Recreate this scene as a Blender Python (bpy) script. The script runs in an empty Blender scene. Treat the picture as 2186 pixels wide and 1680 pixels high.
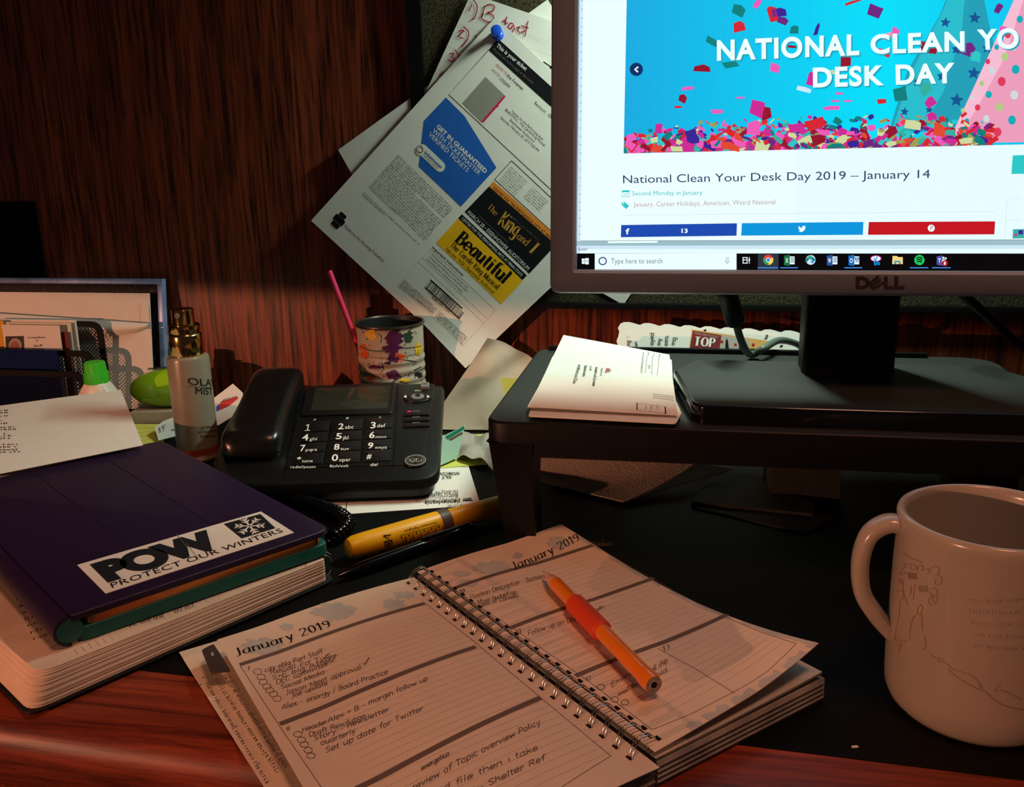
import bpy, math, random
from math import sin, cos, pi, radians, atan2, sqrt, hypot
from mathutils import Vector as V, Matrix

SC = bpy.context.scene
COL = SC.collection

# ---------------------------------------------------------------- camera
F_PX, IMG_W, IMG_H = 1990.0, 2186, 1680
YAW, PITCH, ROLL = 0.19714, 0.26607, -0.0233
CAM = V((0, 0, 0.276))
FWD = V((-sin(YAW)*cos(PITCH), cos(YAW)*cos(PITCH), -sin(PITCH)))
_r0 = V((cos(YAW), sin(YAW), 0)); _u0 = _r0.cross(FWD)
RGT = _r0*cos(ROLL) + _u0*sin(ROLL)
UPV = RGT.cross(FWD)
cd = bpy.data.cameras.new('camera')
cd.sensor_width = 36.0; cd.lens = 36.0*F_PX/IMG_W; cd.clip_start = 0.01
cam = bpy.data.objects.new('camera', cd); COL.objects.link(cam)
cam.matrix_world = Matrix(((RGT.x, UPV.x, -FWD.x, CAM.x), (RGT.y, UPV.y, -FWD.y, CAM.y), (RGT.z, UPV.z, -FWD.z, CAM.z), (0, 0, 0, 1)))
SC.camera = cam

# ---------------------------------------------------------------- view, world
SC.view_settings.view_transform = 'Standard'
SC.view_settings.look = 'None'
SC.view_settings.exposure = 0.0
SC.view_settings.gamma = 1.0
SC.view_settings.use_curve_mapping = False
wd = bpy.data.worlds.new('dark_room'); SC.world = wd; wd.use_nodes = True
wb = wd.node_tree.nodes['Background']
wb.inputs[0].default_value = (0.72, 0.58, 0.58, 1); wb.inputs[1].default_value = 0.03

# ---------------------------------------------------------------- lamps of the room
def lamp(name, typ, loc, aim, power, col, **kw):
    d = bpy.data.lights.new(name, typ); d.energy = power; d.color = col
    for k, v in kw.items(): setattr(d, k, v)
    o = bpy.data.objects.new(name, d); COL.objects.link(o); o.location = loc
    o.rotation_euler = (V(aim)-V(loc)).to_track_quat('-Z', 'Y').to_euler()
    return o
WARM = (1.0, 0.405, 0.225)
# shaded floor lamp to the left: the rim of its shade ends the light low on the back wall
lamp('floor_lamp_light', 'SPOT', (-1.62, -1.06, 0.295), (-1.62, -1.06, -0.9), 96, WARM,
     spot_size=radians(172), spot_blend=0.012, shadow_soft_size=0.006)
# warm ceiling lamp above the chair
lamp('ceiling_light', 'AREA', (0.30, 0.10, 1.50), (0.0, 0.5, 0.0), 7.6, WARM, shape='DISK', size=0.35)
# task light strip under the hutch cabinet, behind the monitor
lamp('task_light', 'AREA', (0.04, 0.85, 0.50), (-0.06, 0.80, 0.0), 4.4, (0.80, 1.0, 0.84), shape='RECTANGLE', size=0.30, size_y=0.03)
# ---------------------------------------------------------------- measuring helpers
def ray(x, y): return FWD*F_PX + RGT*(x-IMG_W/2) - UPV*(y-IMG_H/2)
def at_z(x, y, z=0.0):
    r = ray(x, y); return CAM + r*((z-CAM.z)/r.z)
def at_y(x, y, Y):
    r = ray(x, y); return CAM + r*((Y-CAM.y)/r.y)

class Plane:
    """a flat surface with its own (u,v) axes; w is height above it"""
    def __init__(s, o, ux, uy):
        s.o = V(o); s.ux = V(ux).normalized(); s.n = s.ux.cross(V(uy)).normalized(); s.uy = s.n.cross(s.ux)
    def pt(s, u, v, w=0.0): return s.o + s.ux*u + s.uy*v + s.n*w
    def px(s, x, y):
        r = ray(x, y); p = CAM + r*((s.o-CAM).dot(s.n)/r.dot(s.n)); d = p-s.o
        return d.dot(s.ux), d.dot(s.uy)
    def P(s, x, y, w=0.0):
        u, v = s.px(x, y); return s.pt(u, v, w)
class Page(Plane):
    """a sheet with height h(u,v) above a horizontal frame"""
    def __init__(s, o, ux, uy, h):
        Plane.__init__(s, o, ux, uy); s.h = h
    def pt(s, u, v, w=0.0): return Plane.pt(s, u, v, s.h(u, v)+w*.4)
    def px(s, x, y):
        z = 0.015; r = ray(x, y)
        for _ in range(6):
            p = CAM + r*((s.o.z+z-CAM.z)/r.z); d = p-s.o; u, v = d.dot(s.ux), d.dot(s.uy); z = s.h(u, v)
        return u, v
class Cyl:
    """upright cylinder; u is arc length, v is height"""
    def __init__(s, c, r): s.c = V(c); s.r = r
    def pt(s, u, v, w=0.0):
        a = u/s.r; return V((s.c.x+(s.r+w)*cos(a), s.c.y+(s.r+w)*sin(a), s.c.z+v))
    def px(s, x, y):
        r = ray(x, y); ox, oy = CAM.x-s.c.x, CAM.y-s.c.y
        a = r.x*r.x+r.y*r.y; b = 2*(ox*r.x+oy*r.y); c = ox*ox+oy*oy-s.r*s.r
        D = max(b*b-4*a*c, 0); t = (-b-sqrt(D))/(2*a); p = CAM+r*t
        return atan2(p.y-s.c.y, p.x-s.c.x)*s.r, p.z-s.c.z
WORLD = Plane((0, 0, 0), (1, 0, 0), (0, 1, 0))

# ---------------------------------------------------------------- materials
def lin(c):
    f = lambda v: v/12.92 if v <= 0.04045 else ((v+0.055)/1.055)**2.4
    return tuple(f(v/255.0) for v in c)
MATS = {}
def mat(name, rgb, rough=0.55, spec=0.4, metal=0.0, var=0.06, scale=60, bump=0.0, bscale=300, coat=0.0, trans=0.0, sss=0.0):
    if name in MATS: return MATS[name]
    m = bpy.data.materials.new(name); m.use_nodes = True; nt = m.node_tree; N = nt.nodes; L = nt.links
    b = N['Principled BSDF']; c = lin(rgb)
    tc = N.new('ShaderNodeTexCoord'); nz = N.new('ShaderNodeTexNoise'); nz.inputs['Scale'].default_value = scale; nz.inputs['Detail'].default_value = 4
    L.new(tc.outputs['Object'], nz.inputs['Vector'])
    rp = N.new('ShaderNodeValToRGB')
    rp.color_ramp.elements[0].position = 0.3; rp.color_ramp.elements[1].position = 0.7
    rp.color_ramp.elements[0].color = (*[v*(1-var) for v in c], 1); rp.color_ramp.elements[1].color = (*[min(1, v*(1+var)) for v in c], 1)
    L.new(nz.outputs['Fac'], rp.inputs['Fac']); L.new(rp.outputs['Color'], b.inputs['Base Color'])
    b.inputs['Roughness'].default_value = rough; b.inputs['Specular IOR Level'].default_value = spec
    b.inputs['Metallic'].default_value = metal; b.inputs['Coat Weight'].default_value = coat
    b.inputs['Transmission Weight'].default_value = trans
    if sss: b.inputs['Subsurface Weight'].default_value = sss; b.inputs['Subsurface Scale'].default_value = 0.004
    if bump:
        n2 = N.new('ShaderNodeTexNoise'); n2.inputs['Scale'].default_value = bscale; n2.inputs['Detail'].default_value = 3
        L.new(tc.outputs['Object'], n2.inputs['Vector'])
        bp = N.new('ShaderNodeBump'); bp.inputs['Strength'].default_value = bump; bp.inputs['Distance'].default_value = 0.001
        L.new(n2.outputs['Fac'], bp.inputs['Height']); L.new(bp.outputs['Normal'], b.inputs['Normal'])
    MATS[name] = m; return m
def glow(name, rgb, k=1.0):
    if name in MATS: return MATS[name]
    m = bpy.data.materials.new(name); m.use_nodes = True; nt = m.node_tree
    b = nt.nodes['Principled BSDF']; c = lin(rgb)
    b.inputs['Base Color'].default_value = (0.01, 0.01, 0.01, 1); b.inputs['Roughness'].default_value = 0.5; b.inputs['Specular IOR Level'].default_value = 0.1
    b.inputs['Emission Color'].default_value = (*c, 1); b.inputs['Emission Strength'].default_value = k
    MATS[name] = m; return m
def wood(name, dark, light, axis='Z', fine=1.0, rough=0.35):
    m = bpy.data.materials.new(name); m.use_nodes = True; nt = m.node_tree; N = nt.nodes; L = nt.links; b = N['Principled BSDF']
    tc = N.new('ShaderNodeTexCoord'); mp = N.new('ShaderNodeMapping'); L.new(tc.outputs['Object'], mp.inputs['Vector'])
    s = {'Z': (1, 1, 0.045), 'X': (0.045, 1, 1)}[axis]; mp.inputs['Scale'].default_value = s
    wob = N.new('ShaderNodeTexNoise'); wob.inputs['Scale'].default_value = 9*fine; wob.inputs['Detail'].default_value = 3
    L.new(mp.outputs['Vector'], wob.inputs['Vector'])
    n1 = N.new('ShaderNodeTexNoise'); n1.inputs['Scale'].default_value = 190*fine; n1.inputs['Detail'].default_value = 6; n1.inputs['Roughness'].default_value = 0.65
    L.new(mp.outputs['Vector'], n1.inputs['Vector'])
    n2 = N.new('ShaderNodeTexNoise'); n2.inputs['Scale'].default_value = 45*fine; n2.inputs['Detail'].default_value = 5; n2.inputs['Distortion'].default_value = 0.6
    L.new(mp.outputs['Vector'], n2.inputs['Vector'])
    r1 = N.new('ShaderNodeValToRGB'); r1.color_ramp.elements[0].position = 0.36; r1.color_ramp.elements[1].position = 0.58
    r1.color_ramp.elements[0].color = (*lin(dark), 1); r1.color_ramp.elements[1].color = (*lin(light), 1)
    L.new(n1.outputs['Fac'], r1.inputs['Fac'])
    r2 = N.new('ShaderNodeValToRGB'); r2.color_ramp.elements[0].position = 0.35; r2.color_ramp.elements[1].position = 0.65
    r2.color_ramp.elements[0].color = (0.66, 0.62, 0.6, 1); r2.color_ramp.elements[1].color = (1.1, 1.05, 1.0, 1)
    L.new(n2.outputs['Fac'], r2.inputs['Fac'])
    r3 = N.new('ShaderNodeValToRGB'); r3.color_ramp.elements[0].position = 0.3; r3.color_ramp.elements[1].position = 0.7
    r3.color_ramp.elements[0].color = (0.75, 0.72, 0.7, 1); r3.color_ramp.elements[1].color = (1.1, 1.1, 1.1, 1)
    L.new(wob.outputs['Fac'], r3.inputs['Fac'])
    x1 = N.new('ShaderNodeMix'); x1.data_type = 'RGBA'; x1.blend_type = 'MULTIPLY'; x1.inputs[0].default_value = 1
    x2 = N.new('ShaderNodeMix'); x2.data_type = 'RGBA'; x2.blend_type = 'MULTIPLY'; x2.inputs[0].default_value = 1
    L.new(r1.outputs['Color'], x1.inputs[6]); L.new(r2.outputs['Color'], x1.inputs[7])
    L.new(x1.outputs[2], x2.inputs[6]); L.new(r3.outputs['Color'], x2.inputs[7]); L.new(x2.outputs[2], b.inputs['Base Color'])
    bp = N.new('ShaderNodeBump'); bp.inputs['Strength'].default_value = 0.25; bp.inputs['Distance'].default_value = 0.0006
    L.new(n1.outputs['Fac'], bp.inputs['Height']); L.new(bp.outputs['Normal'], b.inputs['Normal'])
    b.inputs['Roughness'].default_value = rough; b.inputs['Specular IOR Level'].default_value = 0.35
    return m

# ---------------------------------------------------------------- mesh builder
def rrect(u0, v0, u1, v1, r, n=5):
    out = []
    for cx, cy, a0 in ((u1-r, v0+r, -90), (u1-r, v1-r, 0), (u0+r, v1-r, 90), (u0+r, v0+r, 180)):
        for k in range(n+1):
            a = radians(a0+90*k/n); out.append((cx+r*cos(a), cy+r*sin(a)))
    return out
def ellipse(cu, cv, a, b, n=24): return [(cu+a*cos(2*pi*k/n), cv+b*sin(2*pi*k/n)) for k in range(n)]
def roundpoly(pts, r, n=4):
    """round the corners of a polygon"""
    out = []; N = len(pts)
    for i in range(N):
        p = V((*pts[i], 0)); a = V((*pts[i-1], 0)); b = V((*pts[(i+1) % N], 0))
        rr = r[i] if isinstance(r, (list, tuple)) else r
        da = (a-p); db = (b-p); k = min(rr, da.length*0.45, db.length*0.45)
        pa = p+da.normalized()*k; pb = p+db.normalized()*k
        for j in range(n+1):
            t = j/n; q = pa*(1-t)**2+p*2*t*(1-t)+pb*t*t; out.append((q.x, q.y))
    return out
def inset(pts, d):
    N = len(pts); out = []
    for i in range(N):
        p = V((*pts[i], 0)); a = V((*pts[i-1], 0)); b = V((*pts[(i+1) % N], 0))
        e1 = (p-a); e2 = (b-p)
        if e1.length < 1e-9: e1 = e2
        if e2.length < 1e-9: e2 = e1
        n1 = V((-e1.y, e1.x, 0)).normalized(); n2 = V((-e2.y, e2.x, 0)).normalized()
        m = (n1+n2); m = m.normalized() if m.length > 1e-6 else n1
        q = p+m*(d/max(0.4, m.dot(n1))); out.append((q.x, q.y))
    return out
def area2(pts): return sum(pts[i-1][0]*pts[i][1]-pts[i][0]*pts[i-1][1] for i in range(len(pts)))
def smooth_path(pts, n=6, closed=False):
    P = [V(p) for p in pts]; out = []; N = len(P); rng = N if closed else N-1
    for i in range(rng):
        if closed: p0, p1, p2, p3 = P[i-1], P[i], P[(i+1) % N], P[(i+2) % N]
        else: p0, p1, p2, p3 = P[max(i-1, 0)], P[i], P[i+1], P[min(i+2, N-1)]
        for k in range(n):
            t = k/n
            out.append(0.5*((2*p1)+(p2-p0)*t+(2*p0-5*p1+4*p2-p3)*t*t+(3*p1-p0-3*p2+p3)*t**3))
    if not closed: out.append(P[-1])
    return out

class MB:
    def __init__(s): s.v = []; s.f = []; s.m = []; s.mats = []
    def mi(s, m):
        if m not in s.mats: s.mats.append(m)
        return s.mats.index(m)
    def add(s, verts, faces, m):
        o = len(s.v); k = s.mi(m); s.v += [tuple(p) for p in verts]
        for f in faces: s.f.append(tuple(i+o for i in f)); s.m.append(k)
    def loft(s, loops, m, cap0=True, cap1=True, closed=True):
        n = len(loops[0]); vs = [p for l in loops for p in l]; fs = []
        for i in range(len(loops)-1):
            for j in range(n if closed else n-1):
                a, b = i*n+j, i*n+(j+1) % n; fs.append((a, b, b+n, a+n))
        if cap0: fs.append(tuple(range(n-1, -1, -1)))
        if cap1: fs.append(tuple((len(loops)-1)*n+j for j in range(n)))
        s.add(vs, fs, m)
    def prism(s, S, pts, w0, w1, m, bev=0.0, seg=3, top=None, bev0=0.0):
        if area2(pts) < 0: pts = pts[::-1]
        lv = []
        if bev0 > 0:
            for k in range(seg, 0, -1):
                a = pi/2*k/seg; lv.append((bev0*(1-cos(a)), w0+bev0*(1-sin(a))))
            lv.append((0, w0+bev0))
        else: lv.append((0, w0))
        if bev > 0:
            for k in range(seg+1):
                a = pi/2*k/seg; lv.append((bev*(1-cos(a)), w1-bev+bev*sin(a)))
        else: lv.append((0, w1))
        loops = []
        for d, w in lv:
            q = inset(pts, d) if d > 0 else pts; loops.append([S.pt(u, v, w) for u, v in q])
        s.loft(loops, m, True, top is None)
        if top is not None: s.add(loops[-1], [tuple(range(len(pts)))], top)
    def box(s, S, u0, u1, v0, v1, w0, w1, m, bev=0.0, r=0.0):
        pts = rrect(u0, v0, u1, v1, r, 4) if r > 0 else [(u0, v0), (u1, v0), (u1, v1), (u0, v1)]
        s.prism(S, pts, w0, w1, m, bev, 2)
    def tube(s, path, r, m, n=8, caps=True, closed=False):
        P = [V(p) for p in path]; N = len(P); loops = []; up = None
        for i in range(N):
            a = P[i-1] if (i > 0 or closed) else P[i]; b = P[(i+1) % N] if (i < N-1 or closed) else P[i]
            t = (b-a).normalized()
            if up is None:
                up = t.orthogonal().normalized()
            else:
                up = (up-t*up.dot(t)); up = up.normalized() if up.length > 1e-6 else t.orthogonal().normalized()
            sd = t.cross(up); rr = r[i] if isinstance(r, (list, tuple)) else r
            loops.append([P[i]+up*rr*cos(2*pi*k/n)+sd*rr*sin(2*pi*k/n) for k in range(n)])
        if closed: loops.append(loops[0]); caps = False
        s.loft(loops, m, caps, caps)
    def lathe(s, o, axis, prof, m, n=40, caps=True):
        """prof: (radius, distance along axis) pairs"""
        o = V(o); ax = V(axis).normalized(); a = ax.orthogonal().normalized(); b = ax.cross(a)
        s.loft([[o+ax*h+a*r*cos(2*pi*k/n)+b*r*sin(2*pi*k/n) for k in range(n)] for r, h in prof], m, caps, caps)
    def sheet(s, fn, nu, nv, m, th=0.0004, nrm=None, m2=None):
        """fn(a,b), a,b in 0..1; a thin solid sheet of thickness th"""
        g = [[V(fn(i/nu, j/nv)) for j in range(nv+1)] for i in range(nu+1)]
        vs = []; W = nv+1
        nr = []
        for i in range(nu+1):
            for j in range(nv+1):
                du = g[min(i+1, nu)][j]-g[max(i-1, 0)][j]; dv = g[i][min(j+1, nv)]-g[i][max(j-1, 0)]
                nr.append(du.cross(dv).normalized())
        top = [g[i][j] for i in range(nu+1) for j in range(nv+1)]
        flip = sum(n.dot(CAM-p) for p, n in zip(top, nr)) < 0      # printed side towards the room
        if flip: nr = [-n for n in nr]
        bot = [p-n*th for p, n in zip(top, nr)]
        ft = [(i*W+j, (i+1)*W+j, (i+1)*W+j+1, i*W+j+1) for i in range(nu) for j in range(nv)]
        K = len(top); fb = [tuple(k+K for k in f[::-1]) for f in ft]
        rim = [i*W for i in range(nu+1)]+[nu*W+j for j in range(1, nv+1)]+[i*W+nv for i in range(nu-1, -1, -1)]+[j for j in range(nv-1, 0, -1)]
        fr = [(rim[k], rim[k]+K, rim[(k+1) % len(rim)]+K, rim[(k+1) % len(rim)]) for k in range(len(rim))]
        if flip: ft = [f[::-1] for f in ft]; fb = [f[::-1] for f in fb]
        else: fr = [f[::-1] for f in fr]
        o = len(s.v); s.v += [tuple(p) for p in top+bot]
        k1 = s.mi(m); k2 = s.mi(m2 or m)
        for f in ft: s.f.append(tuple(i+o for i in f)); s.m.append(k1)
        for f in fb+fr: s.f.append(tuple(i+o for i in f)); s.m.append(k2)
    # ---- marks printed or drawn on a surface S, in its own (u,v)
    def poly(s, S, uv, m, w=0.0002):
        if area2(uv) < 0: uv = uv[::-1]
        s.add([S.pt(u, v, w) for u, v in uv], [tuple(range(len(uv)))], m)
    def polyx(s, S, px, m, w=0.0002): s.poly(S, [S.px(*p) for p in px], m, w)
    def quad(s, S, a, b, c, d, m, w=0.0002, n=1, k=1):
        """quad a-b-c-d subdivided so that it follows a curved surface"""
        L = lambda p, q, t: (p[0]+(q[0]-p[0])*t, p[1]+(q[1]-p[1])*t)
        vs = []
        for i in range(n+1):
            p, q = L(a, b, i/n), L(d, c, i/n)
            for j in range(k+1): vs.append(S.pt(*L(p, q, j/k), w))
        fs = [(i*(k+1)+j, (i+1)*(k+1)+j, (i+1)*(k+1)+j+1, i*(k+1)+j+1) for i in range(n) for j in range(k)]
        if (b[0]-a[0])*(d[1]-a[1])-(b[1]-a[1])*(d[0]-a[0]) < 0: fs = [f[::-1] for f in fs]
        s.add(vs, fs, m)
    def quadx(s, S, a, b, c, d, m, w=0.0002, n=1, k=1): s.quad(S, *[S.px(*p) for p in (a, b, c, d)], m, w, n, k)
    def stroke(s, S, uv, wd, m, w=0.0003, closed=False):
        """a line of width wd; wd may be a function of the direction angle"""
        P = [V((*p, 0)) for p in uv]; N = len(P)
        if N < 2: return
        vs = []
        for i in range(N):
            a = P[i-1] if (i > 0 or closed) else P[i]; b = P[(i+1) % N] if (i < N-1 or closed) else P[i]
            t = b-a; t = t.normalized() if t.length > 1e-9 else V((1, 0, 0)); nn = V((-t.y, t.x, 0))
            ww = (wd(t) if callable(wd) else wd)/2
            for q in (P[i]+nn*ww, P[i]-nn*ww): vs.append(S.pt(q.x, q.y, w))
        fs = [(2*i, 2*i+1, 2*i+3, 2*i+2) for i in range(N-1)]
        if closed: fs.append((2*N-2, 2*N-1, 1, 0))
        s.add(vs, fs, m)
    def strokex(s, S, px, wd, m, w=0.0003, closed=False, smooth=0):
        uv = [S.px(*p) for p in px]
        if smooth: uv = [(q.x, q.y) for q in smooth_path([(*p, 0) for p in uv], smooth, closed)]
        s.stroke(S, uv, wd, m, w, closed)
    def build(s, name, parent=None, angle=35):
        me = bpy.data.meshes.new(name)
        if parent is not None:
            off = ORIGIN.get(parent.name, V((0, 0, 0)))
        else: off = V((0, 0, 0))
        if parent is None:
            lo = [min(p[i] for p in s.v) for i in range(3)]; hi = [max(p[i] for p in s.v) for i in range(3)]
            off = V(((lo[0]+hi[0])/2, (lo[1]+hi[1])/2, lo[2]))
        me.from_pydata([(x-off.x, y-off.y, z-off.z) for x, y, z in s.v], [], s.f)
        for m in s.mats: me.materials.append(m)
        me.polygons.foreach_set('material_index', s.m)
        me.polygons.foreach_set('use_smooth', [True]*len(s.f))
        me.set_sharp_from_angle(angle=radians(angle)); me.update()
        o = bpy.data.objects.new(name, me); COL.objects.link(o)
        if parent is not None: o.parent = parent
        else: o.location = off
        ORIGIN[o.name] = off
        return o
ORIGIN = {}
def thing(name, label, cat, loc=(0, 0, 0), group=None):
    o = bpy.data.objects.new(name, None); COL.objects.link(o); o.location = loc; o.empty_display_size = 0.02
    ORIGIN[o.name] = V(loc); return tag(o, label, cat, group)
def tag(o, label, cat, group=None):
    o['label'] = label; o['category'] = cat
    if group: o['group'] = group
    return o
def struct(o): o['kind'] = 'structure'; return o

# ---------------------------------------------------------------- lettering
_TC = {}
def glyphs(txt, bold=0.0, space=1.0, res=2):
    key = (txt, bold, space, res)
    if key not in _TC:
        c = bpy.data.curves.new('t', 'FONT'); c.body = txt; c.size = 1.0; c.resolution_u = res; c.offset = bold; c.space_character = space; c.fill_mode = 'FRONT'
        o = bpy.data.objects.new('t', c); me = o.to_mesh()
        vs = [(p.co.x, p.co.y) for p in me.vertices]; fs = [tuple(f.vertices) for f in me.polygons]
        o.to_mesh_clear(); bpy.data.objects.remove(o); bpy.data.curves.remove(c)
        _TC[key] = (vs, fs)
    return _TC[key]
CAP = 0.729
def put(mb, S, vs, fs, x0, x1, cap, a, b, c, m, w):
    """fit glyph outlines between surface points a (left) and b (right), capital height reaching c"""
    ax = (b[0]-a[0])/(x1-x0), (b[1]-a[1])/(x1-x0); ay = (c[0]-a[0])/cap, (c[1]-a[1])/cap
    out = [S.pt(a[0]+ax[0]*(x-x0)+ay[0]*y, a[1]+ax[1]*(x-x0)+ay[1]*y, w) for x, y in vs]
    if ax[0]*ay[1]-ax[1]*ay[0] < 0: fs = [f[::-1] for f in fs]
    mb.add(out, fs, m)
def text(mb, S, txt, a, b, c, m, bold=0.0, w=0.0003, space=1.0, res=2):
    vs, fs = glyphs(txt, bold, space, res)
    if not vs: return
    xs = [p[0] for p in vs]; put(mb, S, vs, fs, min(xs), max(xs), CAP, a, b, c, m, w)
def textx(mb, S, txt, a, b, c, m, **k): text(mb, S, txt, S.px(*a), S.px(*b), S.px(*c), m, **k)

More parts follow.
